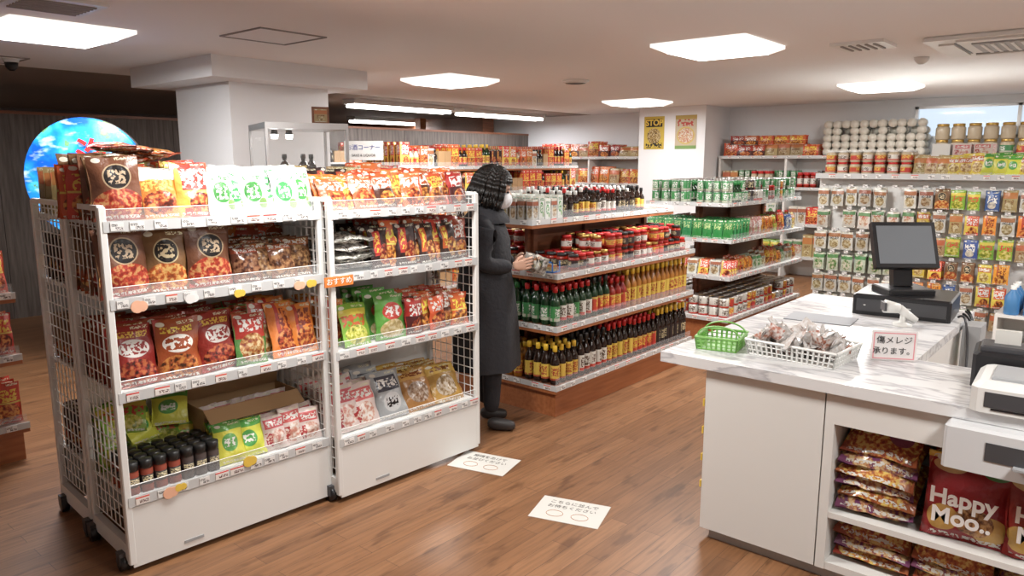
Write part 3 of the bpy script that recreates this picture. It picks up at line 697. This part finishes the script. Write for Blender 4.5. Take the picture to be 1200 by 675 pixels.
mb=MB(); mb.box((-.01,-.21,0),(0,.21,.2),P('sign_white',(.8,.8,.78),.5)); mb.box((.0,-.02,-.07),(.02,.02,.1),WHITE)
o=mb.obj('liquor_corner_sign',(5.05,6.35,1.62))
o.rotation_euler=(0,0,.6)
text('label','お酒コーナー',.062,Matrix.Translation((-.0115,0,.13))@FACE_NX,INKB,o); text('label_small','SAKE & LIQUOR',.036,Matrix.Translation((-.0115,0,.05))@FACE_NX,INKK,o)
YP=lab('yellow_poster_sheet',(.62,.45,.05),[('r',.5,.8,.4,.12,blk),('f',.5,.4,.34,.24,(.08,.04,.02),(.4,.25,.05),(.6,.5,.3)),('t',.5,.12,.4,.08,blk,9)],.6,vary=0)
PP=lab('food_poster_sheet',(.55,.46,.32),[('e',.5,.4,.42,.26,(.6,.45,.12)),('f',.5,.4,.36,.22,(.5,.15,.13),(.6,.4,.2),(.7,.68,.6)),('r',.5,.94,.5,.06,(.5,.35,.08)),('r',.5,.05,.5,.05,(.2,.35,.1)),('t',.5,.78,.4,.1,(.5,.05,.03),6)],.6,vary=0)
for nm,y,mm in (('warning_poster',5.72,YP),('food_poster',5.2,PP)):
    mb=MB(); mb.box((-.003,-.17,-.24),(0,.17,.24),CAP_W); mb.add([(-.004,.17,-.24),(-.004,-.17,-.24),(-.004,-.17,.24),(-.004,.17,.24)],[(0,1,2,3)],mm); o=mb.obj(nm,(9.998,y,2.03))
    if nm=='warning_poster': text('heading','STOP',.12,Matrix.Translation((-.006,0,.145))@FACE_NX,YEL,o,bold=.004)
GD=(-.62,4.5,0)
gondola(GD,1.85,.8,LVA,name='wooden_gondola_shelf')
def f(mb):
    for z in LVA[:3]:
        fillshelf(mb,.03,1.68,(.05,.13,.21,.65),z,[bg('red',.14,.22),bg('blackred',.14,.2),bg('orangered',.14,.21)])
        for x in (1.7,1.78):
            for y in (.05,.12,.2): mb.bag(TR(x,y,z+.002,R(-.2,.2),-.1),.13,.22,.05,LB['red'],5,6)
    fillshelf(mb,.03,1.82,(.3,.4,.5),LVA[3],[bg('red',.14,.18),bg('tan',.14,.2)])
put('seasoning_bags',(GD,0),f)
# round earth sign
m,nt,b=newmat('earth_picture'); k=NT(nt); tc=nt.nodes.new('ShaderNodeTexCoord'); ob=tc.outputs['Object']
n=k.noise(ob,3.3,7); c1=k.ramp(n,[(.40,(.005,.07,.4)),(.5,(.015,.22,.7)),(.545,(.06,.42,.8)),(.56,(.08,.24,.1)),(.64,(.4,.4,.22))])
cl=k.ramp(k.noise(k.mapv(ob,(1,1,2.5)),6,6),[(.56,(0,0,0)),(.72,(.8,.8,.8))]); cc=k.mix(cl,c1,(.65,.8,.95))
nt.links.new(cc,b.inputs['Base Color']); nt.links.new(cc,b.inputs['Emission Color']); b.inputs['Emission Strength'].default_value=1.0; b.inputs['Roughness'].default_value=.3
mb=MB(); mb.M=Matrix.Rotation(math.pi/2,4,'X')
mb.lathe(0,0,-.03,[(.43,0,m),(.43,.05,m),(.42,.055,m)],48)
mb.lathe(0,0,-.035,[(.433,0,CHROME),(.433,.03,CHROME)],48)
mb.M=Matrix.Identity(4); mb.tube((0,.035,-1.46),(0,.035,-.3),.02,CHROME,10); mb.lathe(0,.035,-1.485,[(.22,0,CHROME),(.2,.02,CHROME)],24)
o=mb.obj('round_earth_sign',(2.15,5.87,1.485),math.radians(-45))
text('label','海',.26,Matrix.Translation((.08,-.045,.14))@FACE_NY,INKR,o,ext=.003,bold=.004)
# glass showcase
SHG=P('showcase_glass',(.8,.85,.85),.03,alpha=.07)
mb=MB(); w=.27
for x in (-w,w):
    for y in (-w,w): mb.box((x-.009,y-.009,0),(x+.009,y+.009,1.82),CHROME)
mb.box((-w,-w,.05),(w,w,.07),CHROME); mb.box((-w,-w,1.45),(w,w,1.455),SHG); mb.box((-w-.008,-w-.008,1.82),(w+.008,w+.008,1.86),CHROME)
mb.box((-w,-w,.07),(w,w,.6),WHITE)
for a in range(4):
    mb.M=Matrix.Rotation(a*math.pi/2,4,'Z'); mb.box((-w,-w,.6),(w,-w+.003,1.82),SHG)
mb.M=Matrix.Identity(4)
for x,y in ((-.1,0),(.1,.05),(.0,-.12)): bottle(mb,x,y,1.456,.2,.035,GLS_B,L_K,CAP_K,12)
mb.box((.08,-.1,1.86),(.2,-.09,1.98),DWOOD); mb.box((.095,-.102,1.875),(.185,-.1,1.965),LB['tan'])
for x in (-.16,-.06): mb.lathe(x,.0,1.76,[(.022,0,LEDM),(.026,.03,BLACK),(.02,.06,BLACK)],12)
mb.obj('glass_showcase',(3.08,4.6,0),math.radians(-20))

# ------------------------------------------------------------------ floor notices
PAPER=P('laminated_paper',(.66,.65,.61),.35); PEN=P('brown_print',(.45,.2,.08),.5); INKS=P('soft_black_print',(.12,.11,.1),.6)
def notice(x,y,rz,t1,t2):
    mb=MB(); mb.box((-.165,-.115,0),(.165,.115,.0015),PAPER)
    for s in (-1,1):
        for i in range(14):
            a=i/14*2*math.pi; a2=(i+1)/14*2*math.pi
            mb.tube((s*.06+.04*math.cos(a),-.045+.03*math.sin(a),.002),(s*.06+.04*math.cos(a2),-.045+.03*math.sin(a2),.002),.0014,PEN,4)
    o=mb.obj('floor_notice',(x,y,.0005),rz)
    text('line_1',t1,.034,Matrix.Translation((0,.07,.002)),INKS,o,ext=.0002); text('line_2',t2,.034,Matrix.Translation((0,.025,.002)),INKS,o,ext=.0002)
notice(2.63,1.885,math.radians(-72),'こちらに並んで','お待ちください'); notice(2.79,2.57,math.radians(-75),'間隔をあけて','お並びください')

# ------------------------------------------------------------------ counter
m,nt,b=newmat('white_marble_top'); k=NT(nt); tc=nt.nodes.new('ShaderNodeTexCoord'); ob=tc.outputs['Object']
v=k.ramp(k.noise(k.mapv(ob,(6,1.6,6)),2.2,8),[(.40,(.7,.7,.71)),(.49,(.46,.46,.48)),(.52,(.72,.72,.72)),(.7,(.74,.74,.74))])
nt.links.new(v,b.inputs['Base Color']); b.inputs['Roughness'].default_value=.25; MARB=m
CW=P('counter_laminate',(.74,.73,.7),.35); KICK=P('kick_plate',(.4,.39,.38),.5)
mb=MB()
mb.box((2.80,.84,.05),(4.6,1.32,.757),CW); mb.box((3.3,.67,.05),(4.6,.84,.757),CW); mb.box((2.83,.7,0),(4.57,1.29,.05),KICK)
mb.box((3.26,-1.2,.0),(3.3,.82,.757),CW); mb.box((2.8,-1.2,.05),(3.26,.8,.08),CW); mb.box((2.84,-1.2,0),(3.26,.82,.05),KICK)
mb.box((2.8,-1.2,.262),(3.26,.8,.284),CW); mb.box((2.797,-1.2,.635),(2.82,.8,.757),CW); mb.box((2.82,-1.2,.635),(3.26,.8,.65),CW)
mb.box((2.8,-.02,.08),(3.26,.0,.262),CW); mb.box((2.8,-.02,.284),(3.26,.0,.635),CW); mb.box((2.797,.80,.05),(3.26,.834,.757),CW); mb.box((2.8,-1.22,0),(3.3,-1.2,.757),CW)
def ltop(mb):
    pts=[(2.77,-1.22),(3.33,-1.22),(3.33,.65),(4.65,.65),(4.65,1.52),(2.77,1.52)]
    vs=[(*p,.757) for p in pts]+[(*p,.8) for p in pts]
    fs=[(i,(i+1)%6,6+(i+1)%6,6+i) for i in range(6)]
    fs+=[(6,7,8,11),(8,9,10,11),(3,2,5,4),(2,1,0,5)]
    mb.add(vs,fs,MARB)
ltop(mb); mb.obj('checkout_counter')
mb=MB()
for z in (.58,.46,.34,.22): mb.box((2.81,1.321,z),(2.86,1.323,z+.05),YEL); mb.box((2.80,1.323,z+.01),(2.83,1.33,z+.04),YEL)
mb.obj('yellow_sticky_notes')
def basket(name,loc,sx,sy,h,m,rz=0,handle=False):
    mb=MB(); n=int(sy*2/.022); nx=int(sx*2/.022)
    mb.box((-sx*.92,-sy*.92,0),(sx*.92,sy*.92,.004),m)
    def ring(z,k,r): 
        p=[(-sx*k,-sy*k),(sx*k,-sy*k),(sx*k,sy*k),(-sx*k,sy*k)]
        for i in range(4): mb.tube((*p[i],z),(*p[(i+1)%4],z),r,m,6)
    ring(.004,.92,.004); ring(h,1,.006); ring(h*.35,.95,.0025); ring(h*.68,.975,.0025)
    for i in range(n+1):
        t=-1+2*i/n
        for s in (-1,1): mb.tube((s*sx*.92,t*sy*.92,0),(s*sx,t*sy,h),.0045,m,4)
    for i in range(nx+1):
        t=-1+2*i/nx
        for s in (-1,1): mb.tube((t*sx*.92,s*sy*.92,0),(t*sx,s*sy,h),.0045,m,4)
    if handle:
        for s in (-.5,.5):
            pr=None
            for i in range(13):
                a=math.pi*i/12; p=(s*sx*1.2,sy*math.cos(a),h+.045*math.sin(a))
                if pr: mb.tube(pr,p,.004,m,6)
                pr=p
    return mb.obj(name,loc,rz)
basket('white_plastic_basket',(3.08,1.03,.8),.13,.19,.065,CAP_W,math.radians(-4))
basket('green_plastic_basket',(3.02,1.36,.8),.1,.09,.055,P('green_plastic',(.2,.45,.1),.35),.2,True)
SW=lab('wrapped_sweets',(.66,.6,.56),[],.1,base2=(.8,.79,.78)); SW2=lab('wrapped_sweets_red',(.5,.2,.14),[],.1,base2=(.78,.7,.66))
mb=MB()
for i in range(120):
    q=R(0,1); mb.bag(TR(R(-.1,.1),R(-.155,.155),.012+.095*q*R(.6,1),R(0,6),R(-1.3,1.3),R(-1,1)),.07,.055,.014,SW if i%4 else SW2,5,5)
mb.obj('wrapped_sweets',(3.08,1.03,.8),0)
mb=MB(); mb.box((0,-.085,0),(.004,.085,.125),P('notice_paper',(.8,.76,.74),.4)); mb.box((0,-.085,0),(.05,.085,.004),CLEAR)
PR=P('pink_border',(.75,.3,.33),.4)
for a,bb in (((-.001,-.078,.008),(0,.078,.012)),((-.001,-.078,.113),(0,.078,.117)),((-.001,-.078,.012),(0,-.074,.113)),((-.001,.074,.012),(0,.078,.113))): mb.box(a,bb,PR)
o=mb.obj('counter_notice_card',(3.24,.72,.801),math.radians(28))
text('line_1','傷メレジ',.034,Matrix.Translation((-.002,0,.085))@FACE_NX,INKK,o); text('line_2','承ります。',.032,Matrix.Translation((-.002,0,.04))@FACE_NX,INKK,o)
mb=MB(); mb.box((-.2,-.23,0),(.2,.23,.11),BLACK,bev=.008); mb.box((-.203,-.21,.02),(-.2,.21,.085),DGREY); mb.box((-.206,-.05,.05),(-.2,.05,.056),CHROME); mb.lathe(-.2,.17,.05,[(.008,0,CHROME),(.008,.006,CHROME)],8)
mb.obj('cash_drawer',(4.38,.93,.8),math.radians(4))
SCR=P('pos_screen',(.12,.13,.14),.12,es=.14,ecol=(.5,.52,.55))
mb=MB(); mb.box((-.11,-.12,0),(.11,.12,.03),BLACK,bev=.006)
T=TR(.02,0,.03,0,0,math.radians(12)); mb.box((-.02,-.05,0),(.03,.05,.17),BLACK,T=T)
T=TR(-.02,0,.13,0,0,math.radians(24)); mb.box((-.02,-.165,0),(.02,.165,.255),BLACK,T=T); mb.box((-.022,-.145,.022),(-.02,.145,.233),SCR,T=T)
mb.box((.02,-.05,.05),(.08,.05,.2),DGREY,T=T)
mb.obj('pos_terminal',(4.36,.95,.911),math.radians(38))
mb=MB(); mb.box((-.11,-.16,0),(.11,.16,.004),P('grey_mat',(.3,.31,.33),.6)); mb.obj('counter_mat',(3.9,1.22,.801),.1)
mb=MB(); mb.lathe(0,0,0,[(.045,0,CAP_W),(.045,.012,CAP_W),(.015,.02,CAP_W),(.012,.07,CAP_W)],16)
mb.tube((.06,0,.025),(-.02,0,.085),.018,CAP_W,10,.022); mb.tube((-.02,0,.085),(-.09,0,.095),.024,CAP_W,10,.034); mb.box((-.098,-.035,.075),(-.088,.035,.115),DGREY)
mb.obj('barcode_scanner',(4.0,.86,.801),math.radians(-60))
mb=MB()
for (xa,dx,dz,fq,mm) in ((4.5,.25,.5,7,BLACK),(4.3,.2,.35,9,DGREY),(4.42,.1,.45,6,BLACK),(4.55,.3,.6,8,BLACK)):
    pr=None
    for i in range(20):
        t=i/19; p=(xa-dx*t,.67-.07*math.sin(t*3.1),.82-dz*t+.06*math.sin(t*fq))
        if pr: mb.tube(pr,p,.006,mm,6)
        pr=p
mb.box((4.25,.56,.55),(4.42,.64,.79),GREY); mb.obj('cable_bundle')
mb=MB(); mb.box((-.11,-.1,0),(.11,.1,.13),BLACK,bev=.012); mb.box((-.08,-.08,.13),(.05,.08,.15),DGREY,bev=.006); mb.box((-.112,-.06,.05),(-.11,.06,.058),GREY); mb.box((-.02,-.04,.15),(.0,.04,.2),PAPER)
mb.obj('receipt_printer',(3.17,.33,.8),.1)
mb=MB(); mb.box((-.15,-.14,0),(.15,.14,.1),WHITE,bev=.02); mb.box((-.152,-.1,.02),(-.148,.1,.07),DGREY); mb.box((-.1,-.09,.1),(.08,.09,.112),GREY,bev=.004); mb.box((-.153,-.08,.012),(-.15,.08,.018),BLACK)
mb.obj('label_printer',(2.9,.24,.8),.05)
mb=MB(); mb.box((0,-.35,.0),(.09,.4,.15),P('device_white',(.62,.63,.64),.35),bev=.01); mb.box((-.003,-.2,.05),(0,.28,.11),DGREY); mb.box((-.03,-.15,.045),(0,.2,.052),GREY); mb.obj('coin_tray_drawer',(2.705,0.03,.605))

def f(mb):
    def lay(y,z,n,ks,w=.27):
        for s in range(n):
            mb.bag(TR(2.845+R(-.01,.01),y+R(-.008,.008),z+.022+s*.043,-math.pi/2+R(-.08,.08),math.radians(-62)),w,.24,.075,LB[ks[s%len(ks)]])
    lay(.655,.284,6,['mix2','mix1','mix2','mix1']); lay(-.3,.284,6,['mix2','mix1'])
    lay(.655,.08,3,['mix1','mix2']); lay(.38,.08,3,['mix1','mix2'],.25); lay(.13,.08,3,['mix2','mix1'],.24)
put('cookie_snack_bags',((0,0,0),0),f)
mb=MB()
for y in (.37,.12):
    for q in range(3): mb.bag(TR(2.87+q*.09,y,.286,-math.pi/2+R(-.04,.04),math.radians(-10)),.26,.3,.085,LB['cookie'])
o=mb.obj('cookie_bags')
WP=P('white_logo_print',(.85,.83,.8),.4)
for y in (.37,.12):
    text('logo_1','Happy',.078,Matrix.Translation((2.812,y,.455))@FACE_NX,WP,o,ext=.002,bold=.002); text('logo_2','Moo..',.078,Matrix.Translation((2.804,y,.39))@FACE_NX,WP,o,ext=.002,bold=.002)

# ------------------------------------------------------------------ shopper
COAT=P('black_coat_fabric',(.014,.014,.018),.8,bump=.5,bscale=40); HAIR=P('black_hair',(.008,.006,.005),.45); SKIN=P('skin',(.55,.33,.24),.5); MASK=P('white_mask',(.75,.77,.8),.7); SHOE=P('dark_shoe',(.03,.025,.025),.5); EYE=P('eye_dark',(.01,.01,.01),.2)
root=bpy.data.objects.new('woman_shopper',None); scene.collection.objects.link(root)
root.location=(3.24,2.97,0); root.rotation_euler=(0,0,math.radians(-52))
def skin(name,vs,es,mat,sub=2,parent=root,rt=0):
    me=bpy.data.meshes.new(name); me.from_pydata([v[:3] for v in vs],es,[]); me.materials.append(mat)
    o=bpy.data.objects.new(name,me); scene.collection.objects.link(o); o.parent=parent
    s=o.modifiers.new('s','SKIN'); s.use_smooth_shade=True
    if not me.skin_vertices:
        bpy.context.view_layer.objects.active=o; bpy.ops.mesh.customdata_skin_add()
    for i,v in enumerate(vs):
        sv=me.skin_vertices[0].data[i]; rr=v[3]; sv.radius=(rr,v[4] if len(v)>4 else rr); sv.use_root=(i==rt)
    u=o.modifiers.new('u','SUBSURF'); u.levels=sub; u.render_levels=sub
    return o
WX=.17
body=[(0,0,.84,.14,.16),(0,0,.98,.13,.15),(-.01,0,1.12,.13,.16),(-.005,0,1.22,.115,.15),(.01,0,1.31,.06,.06),(.03,0,1.37,.05,.05),
 (-.005,.165,1.22,.07),(.0,.215,1.02,.062),(WX,.12,1.0,.042),
 (-.005,-.165,1.22,.07),(.0,-.215,1.02,.062),(WX,-.12,1.0,.042),
 (0,.085,.76,.09),(.02,.09,.45,.07),(-.02,.095,.1,.05),
 (0,-.085,.76,.09),(.05,-.085,.45,.07),(.04,-.09,.1,.05)]
skin('body',body,[(0,1),(1,2),(2,3),(3,4),(4,5),(3,6),(6,7),(7,8),(3,9),(9,10),(10,11),(0,12),(12,13),(13,14),(0,15),(15,16),(16,17)],COAT)
for s,x in ((1,-.02),(-1,.04)):
    skin('shoe',[(x-.03,s*.093,.045,.04),(x+.05,s*.1,.04,.042),(x+.15,s*.11,.03,.03)],[(0,1),(1,2)],SHOE)
mb=MB(); n=40; prof=[(1.24,.12,.16),(1.15,.15,.18),(1.05,.155,.185),(.95,.158,.185),(.85,.175,.2),(.7,.19,.215),(.55,.2,.225),(.38,.205,.23)]
vs=[]
for kz,(z,a,bb) in enumerate(prof):
    for i in range(n):
        t=2*math.pi*i/n; fo=1+(.05*math.sin(t*7+.6)+.02*math.sin(t*13))*max(.15,(1.1-z))*1.4
        vs.append((a*math.cos(t)*fo,bb*math.sin(t)*fo,z))
fs=[(kz*n+i,kz*n+(i+1)%n,(kz+1)*n+(i+1)%n,(kz+1)*n+i) for kz in range(len(prof)-1) for i in range(n)]
mb.add(vs,fs,COAT,None,True)
mb.lathe(.01,0,1.25,[(.14,0,COAT),(.135,.03,COAT),(.11,.06,COAT),(.095,.09,COAT),(.085,.1,COAT),(.06,.07,COAT)],24)
mb.obj('coat',parent=root)
hx,hz=.035,1.445
def sph(mb,c,s,m,nu=24,nv=16,fn=None,keep=None):
    vs=[];fs=[]
    for j in range(nv+1):
        p=math.pi*j/nv
        for i in range(nu):
            a=2*math.pi*i/nu; v=Vector((math.sin(p)*math.cos(a),math.sin(p)*math.sin(a),math.cos(p)))
            if fn: v=fn(v)
            vs.append((c[0]+v.x*s[0],c[1]+v.y*s[1],c[2]+v.z*s[2]))
    for j in range(nv):
        for i in range(nu):
            q=(j*nu+i,j*nu+(i+1)%nu,(j+1)*nu+(i+1)%nu,(j+1)*nu+i)[::-1]
            if keep:
                p=math.pi*(j+.5)/nv; a=2*math.pi*(i+.5)/nu
                if not keep(math.sin(p)*math.cos(a),math.sin(p)*math.sin(a),math.cos(p)): continue
            fs.append(q)
    mb.add(vs,fs,m,None,True)
HT=Matrix.Translation((.02,0,1.36))@Matrix.Rotation(math.radians(16),4,'Y')@Matrix.Translation((-.02,0,-1.36))
mb=MB(); mb.M=HT
def hf(v):
    w=v.copy()
    if v.z<0: w.y*=1+.28*v.z; w.x*=1+.1*v.z
    if v.x>.85 and abs(v.y)<.2 and -.35<v.z<.1: w.x+=.16
    return w
sph(mb,(hx,0,hz),(.092,.075,.112),SKIN,fn=hf)
for s in (-1,1):
    sph(mb,(hx-.005,s*.076,hz-.01),(.018,.008,.03),SKIN,10,8)
    sph(mb,(hx+.082,s*.032,hz+.012),(.008,.013,.007),EYE,10,8)
    mb.box((hx+.08,s*.032-.016,hz+.03),(hx+.088,s*.032+.016,hz+.035),HAIR)
mb.tube((hx+.09,-.02,hz-.062),(hx+.09,.02,hz-.062),.004,P('lips',(.5,.15,.13),.5),6)
mb.obj('head',parent=root)
mb=MB(); mb.M=HT; sph(mb,(hx+.014,0,hz-.038),(.106,.082,.072),MASK,20,14,keep=lambda x,y,z:x>.05)
for s in (-1,1): mb.tube((hx+.04,s*.074,hz-.02),(hx-.005,s*.082,hz+.01),.002,MASK,5)
mb.obj('face_mask',parent=root)
# bob hair: scalp shell + hanging locks
mb=MB(); mb.M=HT
cx,cz=hx-.018,hz+.012
sph(mb,(cx,0,cz),(.112,.1,.122),HAIR,40,18,keep=lambda x,y,z:not (x>.35 and z<.42) and z>-.6)
for i in range(430):
    a=R(-math.pi,math.pi); front=abs(a)<.85
    rx,ry,rz_=.118*R(.95,1.05),.106*R(.95,1.06),.126*R(.98,1.03)
    p0=R(.05,.35); pend=(1.12 if front else 1.62); segs=7; pts=[]
    for j in range(segs+1):
        p=p0+(pend-p0)*j/segs; da=a+.04*math.sin(j)
        pts.append((cx+rx*math.sin(p)*math.cos(da),ry*math.sin(p)*math.sin(da),cz+rz_*math.cos(p)))
    if not front:
        x0,y0,z0=pts[-1]; L=R(.085,.115); fl=R(1.0,1.09)
        pts.append((cx+(x0-cx)*fl*1.03,y0*fl*1.03,z0-L*.5)); pts.append((cx+(x0-cx)*fl*R(.9,1.0),y0*fl*R(.9,1.0),z0-L))
    for j in range(len(pts)-1):
        ra=.0085 if j<len(pts)-3 else .0085*(len(pts)-1-j)/3+.002
        rb=.0085 if j+1<len(pts)-3 else .0085*(len(pts)-2-j)/3+.002
        mb.tube(pts[j],pts[j+1],ra,HAIR,4,rb,smooth=True)
mb.obj('hair',parent=root)
def hand(s):
    o=Vector((WX,s*.12,1.0)); d=Vector((.16,-s*.07,.03)).normalized(); side=Vector((0,0,1)); inn=Vector((0,-s,0))
    vs=[(*o,.026,.03)]; es=[]
    palm=o+d*.05; vs.append((*palm,.022,.036)); es.append((0,1))
    lens=[.062,.072,.068,.052]
    for i,L in enumerate(lens):
        b0=palm+d*.03+side*(.027-.018*i)
        k0=len(vs); vs.append((*b0,.009)); es.append((1,k0))
        p1=b0+d*L*.45; p2=p1+(d*.7+inn*.6).normalized()*L*.33; p3=p2+(d*.2+inn).normalized()*L*.28
        for p,rr in ((p1,.0085),(p2,.008),(p3,.007)): vs.append((*p,rr)); es.append((len(vs)-2,len(vs)-1))
    t0=o+d*.02+side*.025; k0=len(vs); vs.append((*t0,.011)); es.append((1,k0))
    for p,rr in ((t0+d*.025+side*.02+inn*.012,.01),(t0+d*.045+side*.022+inn*.03,.008)): vs.append((*p,rr)); es.append((len(vs)-2,len(vs)-1))
    skin('hand',vs,es,SKIN,2)
hand(1); hand(-1)
mb=MB(); mb.bag(TR(.285,0,.95)@Matrix.Rotation(.3,4,'Y'),.15,.11,.07,LB['clearbag']); 
mb.bag(TR(.31,0,.97,math.pi/2),.14,.09,.05,LB['peg1']); mb.obj('held_packet',parent=root)

# ------------------------------------------------------------------ world + camera
w=bpy.data.worlds.new('World'); scene.world=w; w.use_nodes=True
bgn=w.node_tree.nodes['Background']; bgn.inputs[0].default_value=(.72,.85,1,1); bgn.inputs[1].default_value=1.2
cam=bpy.data.cameras.new('Camera'); cam.sensor_width=36; cam.lens=870/1200*36
co=bpy.data.objects.new('Camera',cam); scene.collection.objects.link(co)
co.location=(0,0,1.6)
yaw=math.radians(40.4); pit=math.radians(-9.62)
d=Vector((math.cos(yaw)*math.cos(pit),math.sin(yaw)*math.cos(pit),math.sin(pit)))
co.rotation_euler=d.to_track_quat('-Z','Y').to_euler()
cam.clip_start=.05
scene.camera=co
scene.view_settings.view_transform='Standard'
scene.view_settings.exposure=0
